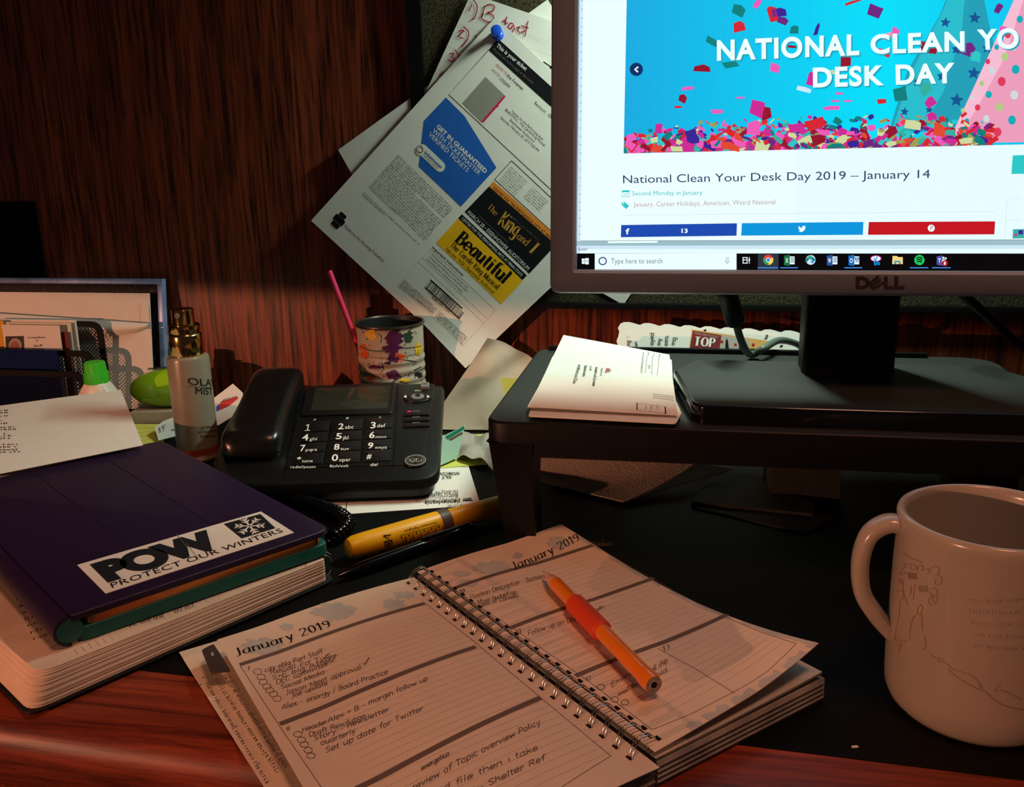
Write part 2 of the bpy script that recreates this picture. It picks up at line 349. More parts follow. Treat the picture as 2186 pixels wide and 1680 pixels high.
# single stroke alphabet: pen skeletons used for handwriting and, with a broad nib, for book lettering
SK = {
 'a': (.52, [[(.44,.42),(.3,.5),(.12,.42),(.05,.2),(.14,.02),(.3,.03),(.43,.2)], [(.45,.5),(.44,.08),(.52,.0)]]),
 'b': (.5, [[(.08,.8),(.08,.0)], [(.08,.3),(.25,.5),(.43,.4),(.43,.12),(.28,.0),(.08,.1)]]),
 'c': (.45, [[(.42,.42),(.28,.5),(.08,.4),(.05,.2),(.14,.03),(.28,.0),(.43,.1)]]),
 'd': (.52, [[(.45,.8),(.45,.0)], [(.45,.36),(.28,.5),(.08,.4),(.05,.15),(.2,.0),(.45,.12)]]),
 'e': (.48, [[(.06,.27),(.43,.27),(.4,.44),(.25,.5),(.08,.4),(.05,.18),(.18,.0),(.43,.09)]]),
 'f': (.34, [[(.4,.76),(.28,.8),(.18,.68),(.18,.0)], [(.02,.48),(.34,.48)]]),
 'g': (.5, [[(.44,.42),(.3,.5),(.12,.42),(.05,.22),(.14,.06),(.3,.06),(.43,.2)], [(.45,.5),(.45,-.1),(.3,-.25),(.08,-.18)]]),
 'h': (.5, [[(.08,.8),(.08,.0)], [(.08,.3),(.25,.5),(.42,.4),(.44,.0)]]),
 'i': (.2, [[(.1,.5),(.1,.0)], [(.1,.66),(.1,.71)]]),
 'j': (.22, [[(.14,.5),(.12,-.12),(-.04,-.22)], [(.14,.66),(.14,.71)]]),
 'k': (.46, [[(.08,.8),(.08,.0)], [(.4,.5),(.09,.22)], [(.18,.3),(.44,.0)]]),
 'l': (.2, [[(.1,.8),(.1,.0)]]),
 'm': (.76, [[(.08,.5),(.08,.0)], [(.08,.34),(.22,.5),(.36,.4),(.37,.0)], [(.37,.34),(.52,.5),(.66,.4),(.67,.0)]]),
 'n': (.52, [[(.08,.5),(.08,.0)], [(.08,.3),(.26,.5),(.42,.4),(.44,.0)]]),
 'o': (.5, [[(.25,.5),(.08,.4),(.05,.2),(.14,.03),(.26,.0),(.42,.1),(.45,.3),(.38,.45),(.25,.5)]]),
 'p': (.5, [[(.08,.5),(.08,-.26)], [(.08,.34),(.25,.5),(.43,.4),(.43,.12),(.28,.0),(.08,.1)]]),
 'q': (.5, [[(.44,.42),(.3,.5),(.12,.42),(.05,.2),(.14,.02),(.3,.03),(.43,.2)], [(.45,.5),(.45,-.26)]]),
 'r': (.36, [[(.08,.5),(.08,.0)], [(.08,.28),(.2,.46),(.36,.48)]]),
 's': (.42, [[(.38,.43),(.24,.5),(.08,.42),(.1,.3),(.32,.2),(.36,.07),(.2,.0),(.05,.07)]]),
 't': (.32, [[(.16,.7),(.16,.08),(.3,.0)], [(.02,.48),(.3,.48)]]),
 'u': (.52, [[(.06,.5),(.07,.12),(.2,.0),(.43,.18)], [(.44,.5),(.44,.0)]]),
 'v': (.46, [[(.05,.5),(.23,.0),(.42,.5)]]),
 'w': (.66, [[(.05,.5),(.18,.0),(.32,.42),(.46,.0),(.6,.5)]]),
 'x': (.46, [[(.05,.5),(.42,.0)], [(.41,.5),(.05,.0)]]),
 'y': (.48, [[(.06,.5),(.24,.05)], [(.43,.5),(.2,-.2),(.05,-.25)]]),
 'z': (.44, [[(.06,.48),(.4,.48),(.05,.0),(.42,.0)]]),
 'A': (.64, [[(.03,.0),(.31,.75),(.6,.0)], [(.13,.27),(.5,.27)]]),
 'B': (.56, [[(.09,.75),(.09,.0)], [(.09,.75),(.36,.74),(.45,.58),(.34,.41),(.1,.4)], [(.3,.4),(.48,.32),(.5,.12),(.36,.01),(.09,.0)]]),
 'C': (.6, [[(.55,.62),(.38,.75),(.14,.64),(.06,.37),(.16,.08),(.38,.0),(.56,.13)]]),
 'D': (.62, [[(.09,.75),(.09,.0)], [(.09,.75),(.38,.72),(.56,.5),(.54,.2),(.36,.02),(.09,.0)]]),
 'E': (.5, [[(.46,.75),(.09,.75),(.09,.0),(.47,.0)], [(.09,.39),(.4,.39)]]),
 'F': (.48, [[(.46,.75),(.09,.75),(.09,.0)], [(.09,.39),(.4,.39)]]),
 'H': (.62, [[(.09,.75),(.09,.0)], [(.53,.75),(.53,.0)], [(.09,.39),(.53,.39)]]),
 'I': (.24, [[(.12,.75),(.12,.0)]]),
 'J': (.4, [[(.28,.75),(.28,.1),(.18,-.06),(.04,-.02)]]),
 'K': (.6, [[(.09,.75),(.09,.0)], [(.52,.75),(.1,.3)], [(.2,.42),(.58,.0)]]),
 'L': (.48, [[(.09,.75),(.09,.0),(.46,.0)]]),
 'M': (.76, [[(.08,.0),(.1,.75),(.38,.05),(.66,.75),(.68,.0)]]),
 'N': (.64, [[(.09,.0),(.09,.75),(.55,.0),(.55,.75)]]),
 'O': (.66, [[(.33,.75),(.12,.64),(.05,.37),(.13,.1),(.33,.0),(.54,.1),(.61,.37),(.54,.64),(.33,.75)]]),
 'P': (.54, [[(.09,.75),(.09,.0)], [(.09,.75),(.38,.73),(.48,.56),(.36,.37),(.1,.35)]]),
 'R': (.58, [[(.09,.75),(.09,.0)], [(.09,.75),(.38,.73),(.48,.56),(.36,.39),(.1,.37)], [(.3,.37),(.56,.0)]]),
 'S': (.52, [[(.46,.64),(.28,.75),(.09,.65),(.12,.47),(.4,.3),(.46,.13),(.28,.0),(.06,.1)]]),
 'T': (.58, [[(.03,.75),(.55,.75)], [(.29,.75),(.29,.0)]]),
 'W': (.9, [[(.03,.75),(.22,.0),(.45,.7),(.67,.0),(.87,.75)]]),
 'Y': (.56, [[(.03,.75),(.28,.36),(.53,.75)], [(.28,.36),(.28,.0)]]),
 '0': (.5, [[(.25,.75),(.1,.62),(.06,.37),(.1,.12),(.25,.0),(.4,.12),(.44,.37),(.4,.62),(.25,.75)]]),
 '1': (.34, [[(.06,.6),(.2,.75),(.2,.0)]]),
 '2': (.5, [[(.07,.58),(.14,.72),(.28,.75),(.42,.64),(.4,.45),(.06,.0),(.46,.0)]]),
 '3': (.5, [[(.07,.68),(.24,.75),(.4,.66),(.38,.48),(.2,.4)], [(.2,.4),(.42,.32),(.43,.1),(.24,.0),(.06,.08)]]),
 '4': (.5, [[(.36,.0),(.36,.75),(.04,.22),(.47,.22)]]),
 '5': (.5, [[(.42,.75),(.12,.75),(.09,.42),(.3,.46),(.44,.3),(.38,.06),(.2,.0),(.06,.08)]]),
 '7': (.46, [[(.05,.75),(.44,.75),(.16,.0)]]),
 '8': (.5, [[(.25,.75),(.1,.66),(.12,.48),(.38,.3),(.42,.12),(.25,.0),(.08,.12),(.12,.3),(.38,.48),(.4,.66),(.25,.75)]]),
 '9': (.5, [[(.42,.5),(.3,.36),(.12,.42),(.07,.6),(.2,.75),(.36,.7),(.43,.5),(.36,.15),(.18,.0)]]),
 ')': (.24, [[(.05,.85),(.19,.6),(.2,.2),(.04,-.12)]]),
 '(': (.24, [[(.19,.85),(.06,.6),(.05,.2),(.2,-.12)]]),
 '.': (.18, [[(.07,.0),(.08,.05)]]), ',': (.18, [[(.1,.05),(.05,-.1)]]), '-': (.36, [[(.05,.28),(.3,.28)]]),
 '/': (.3, [[(.02,-.1),(.27,.8)]]), '|': (.2, [[(.1,-.1),(.1,.8)]]), ' ': (.32, []), "'": (.14, [[(.08,.8),(.05,.62)]]), '+': (.4, [[(.2,.5),(.2,.1)], [(.03,.3),(.37,.3)]]),
}
RNG = random.Random(7)
def hand(mb, S, txt, a, b, c, m, pen=0.0007, jit=0.02, slant=0.18, w=0.0004):
    """handwriting between surface points a and b, capitals reaching c"""
    x = 0; items = []
    for ch in txt:
        adv, st = SK.get(ch, SK['o']); dy = RNG.uniform(-jit, jit)*1.5
        for q in st:
            p = [(x+u+slant*v+RNG.uniform(-jit, jit), v+dy+RNG.uniform(-jit, jit)) for u, v in q]
            if len(p) > 2: p = [(r.x, r.y) for r in smooth_path([(*t, 0) for t in p], 3)]
            items.append(p)
        x += adv+0.04
    ax = (b[0]-a[0])/x, (b[1]-a[1])/x; ay = (c[0]-a[0])/.75, (c[1]-a[1])/.75
    for p in items: mb.stroke(S, [(a[0]+ax[0]*u+ay[0]*v, a[1]+ax[1]*u+ay[1]*v) for u, v in p], pen, m, w)
def handx(mb, S, txt, a, b, c, m, **k): hand(mb, S, txt, S.px(*a), S.px(*b), S.px(*c), m, **k)
def serif(mb, S, txt, a, b, c, m, thick=.13, thin=.035, ser=.09, w=0.0003, slant=0.0):
    """book lettering: broad nib along the skeletons plus serifs at the ends of upright strokes"""
    x = 0; items = []; x0 = None
    for ch in txt:
        adv, st = SK.get(ch, SK['o'])
        for q in st:
            p = [(x+u, v) for u, v in q]
            if len(p) > 3 or (len(p) == 3 and ch in 'Jagjfnhmtry1'): p = [(r.x, r.y) for r in smooth_path([(*t, 0) for t in p], 5)]
            items.append(p)
            if ser:
                for e, nb in ((q[0], q[1]), (q[-1], q[-2])):
                    if abs(e[0]-nb[0]) < .12 and abs(e[1]-nb[1]) > .2 and (e[1] in (.0, .5, .75, .8)):
                        lo = x+e[0]-(ser if e[1] in (.0, .75) else ser*1.1); hi = x+e[0]+(ser if e[1] in (.0, .75) else 0.0)
                        items.append([(lo, e[1]), (hi, e[1])])
        x += adv+.05+thick*.35
    ax = (b[0]-a[0])/x, (b[1]-a[1])/x; ay = (c[0]-a[0])/.75, (c[1]-a[1])/.75
    k = hypot(*ay)
    ex = V((ax[0], ax[1], 0)).normalized()
    def nib(t): return k*(thin+(thick-thin)*max(0.0, 1-abs(t.dot(ex)))**0.8)
    for p in items: mb.stroke(S, [(a[0]+ax[0]*(u+slant*v)+ay[0]*v, a[1]+ax[1]*(u+slant*v)+ay[1]*v) for u, v in p], nib, m, w)
def serifx(mb, S, txt, a, b, c, m, **k): serif(mb, S, txt, S.px(*a), S.px(*b), S.px(*c), m, **k)
def fine(mb, S, a, b, c, m, seed=0, dens=1.0, w=0.0003, gaps=True):
    """a line of print too small to read: rows of tiny letter-like strokes in words"""
    r = random.Random(seed); L = hypot(b[0]-a[0], b[1]-a[1]); h = hypot(c[0]-a[0], c[1]-a[1])
    if L < 1e-6 or h < 1e-6: return
    ex = ((b[0]-a[0])/L, (b[1]-a[1])/L); ey = ((c[0]-a[0])/h, (c[1]-a[1])/h); x = 0.0; left = r.randint(3, 8)
    P = lambda u, v: (a[0]+ex[0]*u+ey[0]*v, a[1]+ex[1]*u+ey[1]*v)
    while x < L-h*.3:
        hh = h*(1.0 if r.random() < .22 else .68); lo = -h*.22 if r.random() < .1 else 0
        t = h*.15
        mb.poly(S, [P(x, lo), P(x+t, lo), P(x+t, hh), P(x, hh)], m, w)
        if r.random() < .75:
            y = r.choice((0, hh*.5, hh-t)); mb.poly(S, [P(x, y), P(x+h*.4, y), P(x+h*.4, y+t), P(x, y+t)], m, w)
        if r.random() < .5: mb.poly(S, [P(x+h*.32, 0), P(x+h*.32+t, 0), P(x+h*.32+t, h*.68), P(x+h*.32, h*.68)], m, w)
        x += h*.6/dens; left -= 1
        if left <= 0 and gaps: x += h*.45; left = r.randint(2, 9)
def finex(mb, S, a, b, c, m, **k): fine(mb, S, S.px(*a), S.px(*b), S.px(*c), m, **k)
# ---------------------------------------------------------------- shared materials
M_PAPER = mat('white_paper', (232, 228, 220), rough=0.8, spec=0.15, var=0.02, bump=0.05, bscale=900)
M_PAGE = mat('planner_paper', (226, 208, 186), rough=0.85, spec=0.1, var=0.03, bump=0.06, bscale=700)
M_INK = mat('black_ink', (22, 20, 20), rough=0.7, spec=0.2, var=0.0)
M_GREYINK = mat('grey_ink', (108, 100, 96), rough=0.8, spec=0.1, var=0.0)
M_FAINT = mat('faint_ink', (176, 166, 158), rough=0.8, spec=0.1, var=0.0)
M_PEN = mat('pen_ink', (86, 72, 76), rough=0.8, spec=0.1, var=0.15, scale=400)
M_RED = mat('red_marker', (170, 24, 44), rough=0.7, spec=0.2, var=0.1)
M_BLACK = mat('black_plastic', (6, 6, 6), rough=0.45, spec=0.25, var=0.15, bump=0.12, bscale=1200)
M_GLOSS = mat('gloss_black_plastic', (10, 10, 11), rough=0.12, spec=0.5, var=0.0)
M_WHITE = mat('white_print', (235, 235, 230), rough=0.6, spec=0.2, var=0.0)
M_STEEL = mat('steel_wire', (196, 190, 184), rough=0.25, metal=1.0, var=0.05)

# ---------------------------------------------------------------- the place
M_OAK = wood('oak_panel', (58, 27, 19), (164, 78, 48), 'Z', fine=1.4)
M_EDGE = wood('oak_edge', (92, 34, 22), (158, 70, 44), 'X', rough=0.42)
WALL_Y = 0.93
b = MB(); b.box(WORLD, -1.5, 1.3, WALL_Y, WALL_Y+0.02, -0.76, 1.6, M_OAK); struct(b.build('wall_back'))
b = MB(); b.box(WORLD, -1.5, 1.3, -2.2, WALL_Y+0.02, -0.80, -0.76, mat('dark_carpet', (60, 48, 44), rough=0.95, bump=0.6)); struct(b.build('floor'))
# unseen hutch cupboard above the view, added to keep ceiling light off the wall
b = MB(); b.box(WORLD, -1.5, 1.3, 0.60, WALL_Y, 0.56, 0.95, M_OAK, 0.004); struct(b.build('unseen_cupboard_1'))

# desk: black laminate top with a rounded oak front edge
def edge_y(x): return 0.3915-0.046*x
desk = thing('desk', 'black topped desk with a rounded reddish oak front edge', 'desk', (0, 0.6, -0.045))
b = MB(); b.prism(WORLD, [(-1.3, edge_y(-1.3)), (1.1, edge_y(1.1)), (1.1, WALL_Y-0.001), (-1.3, WALL_Y-0.001)], -0.045, 0.0,
                  mat('black_laminate', (7, 7, 7), rough=0.6, spec=0.12, var=0.25, scale=200, bump=0.08, bscale=1500))
b.build('desk_top', desk)
prof = [(0, -0.0002), (0.040, -0.0002)]+[(0.040+0.018*sin(a), -0.018+0.018*cos(a)) for a in [pi/2*k/8 for k in range(1, 9)]]+[(0.058, -0.03)]+[(0.043+0.015*cos(a), -0.03-0.015*sin(a)) for a in [pi/2*k/5 for k in range(1, 6)]]+[(0.0, -0.045)]
b = MB(); b.loft([[V((x, edge_y(x)-d, z)) for d, z in prof] for x in (-1.3, -0.7, -0.35, 0, 0.35, 1.1)], M_EDGE); b.build('front_edge', desk)
for x in (-1.27, 1.0): b = MB(); b.box(WORLD, x, x+0.04, edge_y(x)+0.02, 0.9, -0.76, -0.045, M_OAK); b.build('side_panel', desk)

# ---------------------------------------------------------------- pinboard behind the monitor
pin = thing('pinboard', 'dark speckled fabric pinboard fixed to the wood wall behind the monitor', 'pinboard', (0.05, 0.922, 0.115))
M_FAB = mat('speckled_fabric', (66, 60, 45), rough=0.95, spec=0.05, var=0.75, scale=420, bump=0.5, bscale=700)
b = MB(); b.box(WORLD, -0.262, 0.60, 0.917, 0.9295, 0.118, 0.558, M_FAB); b.build('fabric_panel', pin)
b = MB(); b.box(WORLD, -0.276, -0.262, 0.912, 0.9295, 0.112, 0.558, M_BLACK, 0.001); b.box(WORLD, -0.262, 0.60, 0.912, 0.9295, 0.112, 0.118, M_BLACK, 0.001); b.build('board_frame', pin)

# black upright box at the far left
b = MB(); p = at_y(72, 430, 0.926); b.box(WORLD, -0.95, p.x, 0.9255, 0.9295, 0.0005, p.z, mat('matt_black_board', (8, 8, 9), rough=0.9, spec=0.05), 0.001); tag(b.build('black_board'), 'black board standing flat against the wood wall at the left edge', 'board')

# ---------------------------------------------------------------- riser and monitor
RZ = 0.1
riser = thing('monitor_riser', 'low black riser stand with tapered legs carrying the monitor', 'stand', (0.052, 0.67, 0))
RX0, RX1, RY0, RY1 = -0.1315, 0.234, 0.563, 0.782
M_LIT_TOP = mat('lit_top_plastic', (38, 41, 39), rough=0.5, spec=0.4, var=0.2, scale=300, bump=0.1, bscale=1200)  # black plastic lightened on top faces to paint in the task light's sheen
b = MB(); b.prism(WORLD, roundpoly([(RX0, RY0), (RX1, RY0), (RX1, RY1), (RX0, RY1)], [.016, .016, .03, .014], 7), RZ-0.014, RZ, M_BLACK, 0.002, 3, M_LIT_TOP)
b.box(WORLD, RX0+0.004, RX1-0.004, RY0+0.003, RY0+0.008, RZ-0.024, RZ-0.013, M_BLACK, 0.001)
b.build('stand_top', riser)
b = MB(); b.box(WORLD, RX0+0.01, RX1-0.05, RY1-0.008, RY1-0.003, RZ, RZ+0.004, M_BLACK, 0.001); b.build('rear_lip', riser)
for sx in (0, 1):
    for sy in (0, 1):
        X = RX0 if sx == 0 else RX1; d = 1 if sx == 0 else -1; Y = RY0 if sy == 0 else RY1; e = 1 if sy == 0 else -1
        lo = []
        for z, k, wd in ((0.0, 0.013, 0.019), (0.05, 0.0065, 0.024), (0.085, 0.0025, 0.029), (RZ-0.0135, 0.001, 0.034)):
            lo.append([V((X+d*(k if i in (0, 3) else k+wd), Y+e*(k*0.7 if i in (0, 1) else k*0.7+wd*1.3), z)) for i in range(4)])
        b = MB(); b.loft(lo if d*e > 0 else [l[::-1] for l in lo], M_BLACK); b.build('leg', riser)

mon = thing('monitor', 'silver framed flat monitor showing a cyan party web page on the black riser', 'monitor', (0.107, 0.66, RZ))
TL = radians(6.5)
S = Plane(at_y(1173, 626, 0.605), (1, 0, 0), (0, sin(TL), cos(TL)))     # outer lower left corner of the bezel
M_SIL = mat('silver_plastic', (140, 148, 162), rough=0.42, spec=0.45, var=0.03, bump=0.05, bscale=1500)
MW, MH = 0.404, 0.335
iu, iv = S.px(1229, 576); 
def ringloop(u0, v0, u1, v1, r, w): return [S.pt(u, v, w) for u, v in rrect(u0, v0, u1, v1, r, 4)]
b = MB()
b.loft([ringloop(0, 0, MW, MH, .006, -.030), ringloop(0, 0, MW, MH, .006, -.003), ringloop(.0009, .0009, MW-.0009, MH-.0009, .0055, -.0008), ringloop(.0022, .0022, MW-.0022, MH-.0022, .005, 0),
        ringloop(iu-.0022, iv-.0022, MW-iu+.0022, MH-iv+.0022, .0025, 0), ringloop(iu-.0004, iv-.0004, MW-iu+.0004, MH-iv+.0004, .0008, -.0016), ringloop(iu, iv, MW-iu, MH-iv, .0006, -.006)], M_SIL, False, False)
b.build('bezel', mon)
b = MB(); b.prism(S, rrect(.004, .004, MW-.004, MH-.004, .006), -.032, -.0125, M_BLACK); b.prism(S, rrect(.05, .04, MW-.05, MH-.04, .02), -.052, -.031, M_BLACK, 0, 3, None, .012); b.build('back_shell', mon)
# neck and foot
nx0, nx1 = at_y(1718, 700, 0.662).x, at_y(1918, 700, 0.662).x
b = MB(); b.box(WORLD, nx0, nx1, 0.6615, 0.694, RZ+0.010, 0.30, M_BLACK, 0.003, 0.003); b.build('neck', mon)
FZ = RZ+0.0128; cx = (nx0+nx1)/2
fp = [(-.0135, .664), (.0, .5815), (.006, .5735), (2*cx-.006, .5735), (2*cx, .5815), (2*cx+.0135, .664), (2*cx-.004, .700), (.004, .700)]
b = MB(); b.prism(WORLD, roundpoly([(x, y) for x, y in fp], .004), RZ+.0002, FZ, M_GLOSS, .0022, 3, M_LIT_TOP); b.build('foot', mon)
# ---------------------------------------------------------------- what the monitor shows
G = {k: glow('screen_'+k, c) for k, c in dict(white=(238, 255, 255), page=(232, 253, 255), pale=(206, 232, 246), black=(3, 5, 8), tile=(44, 54, 66), bar=(158, 190, 202), navy=(42, 62, 120), ink=(46, 66, 104), teal=(44, 200, 200),
     tag=(190, 168, 176), rule=(196, 220, 232), fb=(28, 74, 176), tw=(8, 150, 222), pin=(196, 22, 34), blue=(70, 140, 226), grey=(120, 136, 140), circ=(10, 50, 104),
     red=(214, 40, 52), mag=(206, 44, 150), pink=(238, 92, 186), purple=(110, 40, 128), violet=(58, 38, 150), green=(14, 128, 126), mint=(52, 176, 160), olive=(158, 158, 84), cream=(206, 218, 160), dkred=(150, 22, 46), orange=(226, 74, 50),
     hat=(236, 158, 188), hatlit=(246, 190, 212), dotr=(222, 60, 92), dott=(20, 172, 186), dotg=(176, 206, 130), dotw=(206, 218, 224), cone=(34, 160, 184), conelit=(40, 190, 206), star=(18, 84, 146), cy0=(20, 176, 230), cy1=(8, 200, 240), cy2=(2, 222, 250), cy3=(10, 206, 232),
     chred=(222, 66, 54), chyel=(250, 206, 70), chgrn=(50, 160, 84), xl=(24, 112, 66), word=(40, 84, 160), outl=(16, 108, 190), fold=(246, 214, 130), spot=(30, 205, 96), team=(76, 84, 170), edge=(70, 170, 170)).items()}
b = MB(); b.quad(S, (iu-.001, iv-.001), (MW-iu+.001, iv-.001), (MW-iu+.001, MH-iv+.001), (iu-.001, MH-iv+.001), G['page'], -.0055)
W0 = -.0052
def W(k): return W0+.00004*k
def rx(x0, y0, x1, y1, m, k, sl=0.0): b.quadx(S, (x0, y1), (x1, y1-sl*(x1-x0)), (x1, y0-sl*(x1-x0)), (x0, y0), m, W(k))
uL, vB = S.px(1229, 577); uR = MW-iu; vT = MH-iv
# spreadsheet strip left of and under the browser window
u1, v1 = S.px(1237, 514.5); vb = S.px(1300, 541)[1]; vk = S.px(1300, 576.5)[1]
b.quad(S, (uL, vk), (u1, vk), (u1, vT), (uL, vT), G['pale'], W(1))
b.quad(S, (uL, vb), (uR, vb), (uR, v1), (uL, v1), G['page'], W(1))
b.quad(S, (uL, v1-.003), (uR, v1-.003), (uR, v1), (uL, v1), G['bar'], W(2))
b.quad(S, (uL, v1-.0052), (uR, v1-.0052), (uR, v1-.003), (uL, v1-.003), G['pale'], W(2))
b.quad(S, (u1, v1), (uR, v1), (uR, v1+.0003), (u1, v1+.0003), G['grey'], W(3))
b.quadx(S, (1296, 519.5), (1403, 519), (1403, 514), (1296, 514.5), G['white'], W(3)); b.strokex(S, [(1296, 519.8), (1403, 519.2)], .0003, G['edge'], W(4))
textx(b, S, 'Enter', (1233, 535.5), (1252.5, 535), (1233, 528), G['ink'], w=W(3))
b.quadx(S, (1240, 514), (1700, 512.5), (1700, 0), (1246, 0), G['white'], W(2))
for k in range(46): b.poly(S, [(u1-.0009, v1+.004+k*.0052), (u1-.0003, v1+.004+k*.0052), (u1-.0003, v1+.0046+k*.0052), (u1-.0009, v1+.0046+k*.0052)], G['grey'], W(3))
# task bar
b.quad(S, (uL, iv), (uR, iv), (uR, vb), (uL, vb), G['black'], W(3))
b.quadx(S, (1268, 575.5), (1573, 576), (1573, 541), (1268, 541.5), G['white'], W(4))
b.poly(S, [S.px(*p) for p in ellipse(1285, 557.5, 9, 9)], G['navy'], W(5)); b.poly(S, [S.px(*p) for p in ellipse(1285, 557.5, 6.6, 6.6)], G['white'], W(6))
textx(b, S, 'Type here to search', (1303, 563), (1413.5, 562.5), (1303, 551), G['grey'], w=W(5))
for a in ((1551, 549, 1555, 558),): b.strokex(S, [(a[0], a[1]), (a[2], a[1]), (a[2], a[3]), (a[0], a[3])], .0003, G['grey'], W(5), True)
b.strokex(S, [(1549, 557), (1550, 561), (1556, 561), (1557, 557)], .0003, G['grey'], W(5)); b.strokex(S, [(1553, 561), (1553, 564)], .0003, G['grey'], W(5))
for x0, y0, x1, y1 in ((1240, 552.2, 1246.6, 557.2), (1247.4, 551.2, 1255, 557.2), (1240, 558, 1246.6, 563.4), (1247.4, 558, 1255, 564.6)): rx(x0, y0, x1, y1, G['white'], 5)
b.strokex(S, [(1587, 549), (1587, 563)], .0005, G['white'], W(5)); b.strokex(S, [(1596, 549), (1596, 563)], .0005, G['white'], W(5))
for y in (550, 555, 562): b.strokex(S, [(1587, y), (1596, y)], .0005, G['white'], W(5))
b.strokex(S, [(1600.5, 549), (1600.5, 563)], .0004, G['white'], W(5)); rx(1599, 553, 1602, 557, G['white'], 5)
rx(1619, 541, 1663.5, 576, G['tile'], 4)
for x0, x1 in ((1618.5, 1662.5), (1667, 1705), (1805, 1843), (1946, 1986), (1994, 2034)): rx(x0, 570.8, x1, 573, G['blue'], 6)
def disc(x, y, r, m, k, a0=0, a1=360, r0=0):
    n = 20; o = [(x+r*cos(radians(a0+(a1-a0)*i/n)), y-r*sin(radians(a0+(a1-a0)*i/n))) for i in range(n+1)]
    if r0: o += [(x+r0*cos(radians(a1-(a1-a0)*i/n)), y-r0*sin(radians(a1-(a1-a0)*i/n))) for i in range(n+1)]
    elif a1-a0 < 360: o.append((x, y))
    else: o = o[:-1]
    b.polyx(S, o, m, W(k))
cxx, cyy = 1641.3, 555
disc(cxx, cyy, 11, G['chred'], 5, 30, 160, 4); disc(cxx, cyy, 11, G['chgrn'], 5, 160, 275, 4); disc(cxx, cyy, 11, G['chyel'], 5, 275, 390, 4); disc(cxx, cyy, 5.2, G['white'], 6); disc(cxx, cyy, 4, G['blue'], 7)
def office(x0, x1, col, ch):
    m = (x0+x1)/2+1; b.polyx(S, [(x0, 568-1.5), (m, 568), (m, 544), (x0, 546)], G[col], W(6)); rx(m, 547.5, x1, 564.5, G['white'], 5)
    textx(b, S, ch, (x0+2.5, 561), (m-3, 561), (x0+2.5, 551), G['white'], bold=.02, w=W(7))
    for y in (551, 555, 559): b.strokex(S, [(m+1.5, y), (x1-1, y)], .0005, G[col], W(6))
office(1675.5, 1698, 'xl', 'X'); office(1767.5, 1790, 'word', 'W'); office(1814, 1837, 'outl', 'O')
b.strokex(S, [(1827, 550), (1832, 556), (1837, 550)], .0006, G['outl'], W(7))
disc(1732.6, 555, 10.5, G['pale'], 5); b.strokex(S, [(1722.5, 559), (1727, 552), (1735, 551), (1741, 557)], .0016, G['green'], W(6), smooth=4); disc(1731, 549, 4, G['mint'], 6); disc(1736, 559, 3, G['blue'], 6)
b.polyx(S, ellipse(1873, 552, 11, 6), G['white'], W(5)); b.strokex(S, ellipse(1873, 552, 11, 6), .0005, G['mag'], W(6), True); b.strokex(S, [(1868, 551), (1878, 562)], .0006, G['tw'], W(7)); b.strokex(S, [(1876, 548), (1869, 562)], .0006, G['tw'], W(7)); b.strokex(S, ellipse(1879, 563, 2, 2.4, 10), .0006, G['tw'], W(7), True); b.strokex(S, ellipse(1872, 564, 2, 2.4, 10), .0006, G['tw'], W(7), True)
b.polyx(S, [(1908, 564), (1931, 564), (1931, 549), (1921, 549), (1918, 546.5), (1909, 546.5)], G['fold'], W(5)); rx(1913, 557, 1926, 564, G['tw'], 6); rx(1916, 560, 1923, 564, G['fold'], 7)
disc(1966.8, 555.2, 11, G['spot'], 5)
for y, d in ((550.5, 7), (555, 6), (559.2, 5)): b.strokex(S, [(1966.8-d, y+1), (1966.8, y-1), (1966.8+d, y+1.4)], .0007, G['black'], W(6), smooth=3)
b.polyx(S, [(2004, 565.5), (2017, 567.5), (2017, 545.5), (2004, 547.5)], G['team'], W(5)); textx(b, S, 'T', (2007, 560.5), (2013, 560.5), (2007, 551.5), G['white'], bold=.02, w=W(6)); disc(2018.5, 550.5, 2.3, G['white'], 6); disc(2023.5, 551.5, 2, G['white'], 6); rx(2015.5, 554, 2023, 559, G['white'], 6); disc(2021.6, 562, 6.5, G['pin'], 7); textx(b, S, '1', (2019.6, 565.5), (2023, 565.5), (2019.6, 558.5), G['white'], w=W(8))
# share buttons, headline, tags
b.quadx(S, (1324, 506.2), (1573, 503), (1574, 476.2), (1324.8, 480), G['fb'], W(4)); b.quadx(S, (1583, 502.8), (1845, 501), (1846.3, 473.3), (1584.5, 476), G['tw'], W(4)); b.quadx(S, (1856, 501), (2128.3, 500), (2130, 472), (1858, 473.4), G['pin'], W(4))
textx(b, S, 'f', (1334.5, 499.5), (1342.5, 499.5), (1334.5, 487), G['white'], bold=.03, w=W(5)); textx(b, S, '13', (1454.5, 496.8), (1468, 496.6), (1454.5, 487.5), G['white'], bold=.03, w=W(5))
bird = [(1706, 493.5), (1710, 493), (1708, 490.5), (1706.5, 488), (1708, 488), (1706, 485.5), (1706.5, 482), (1710, 485), (1714, 486.5), (1714.3, 483), (1717, 481.3), (1719.5, 482.2), (1722, 481.5), (1721, 484), (1721.2, 488), (1718, 492.5), (1713, 495), (1709, 494.8)]
b.polyx(S, bird, G['white'], W(5))
disc(1992.3, 486.7, 7.6, G['white'], 5); textx(b, S, 'P', (1989.8, 491.5), (1995.5, 491), (1991.2, 481.5), G['pin'], w=W(6))
textx(b, S, 'National Clean Your Desk Day 2019 \u2013 January 14', (1329, 390), (1989.5, 378.6), (1328.6, 372), G['ink'], w=W(4), res=5)
textx(b, S, 'Second Monday in January', (1348.5, 416.5), (1499.5, 414.6), (1348.5, 406.5), G['teal'], w=W(4))
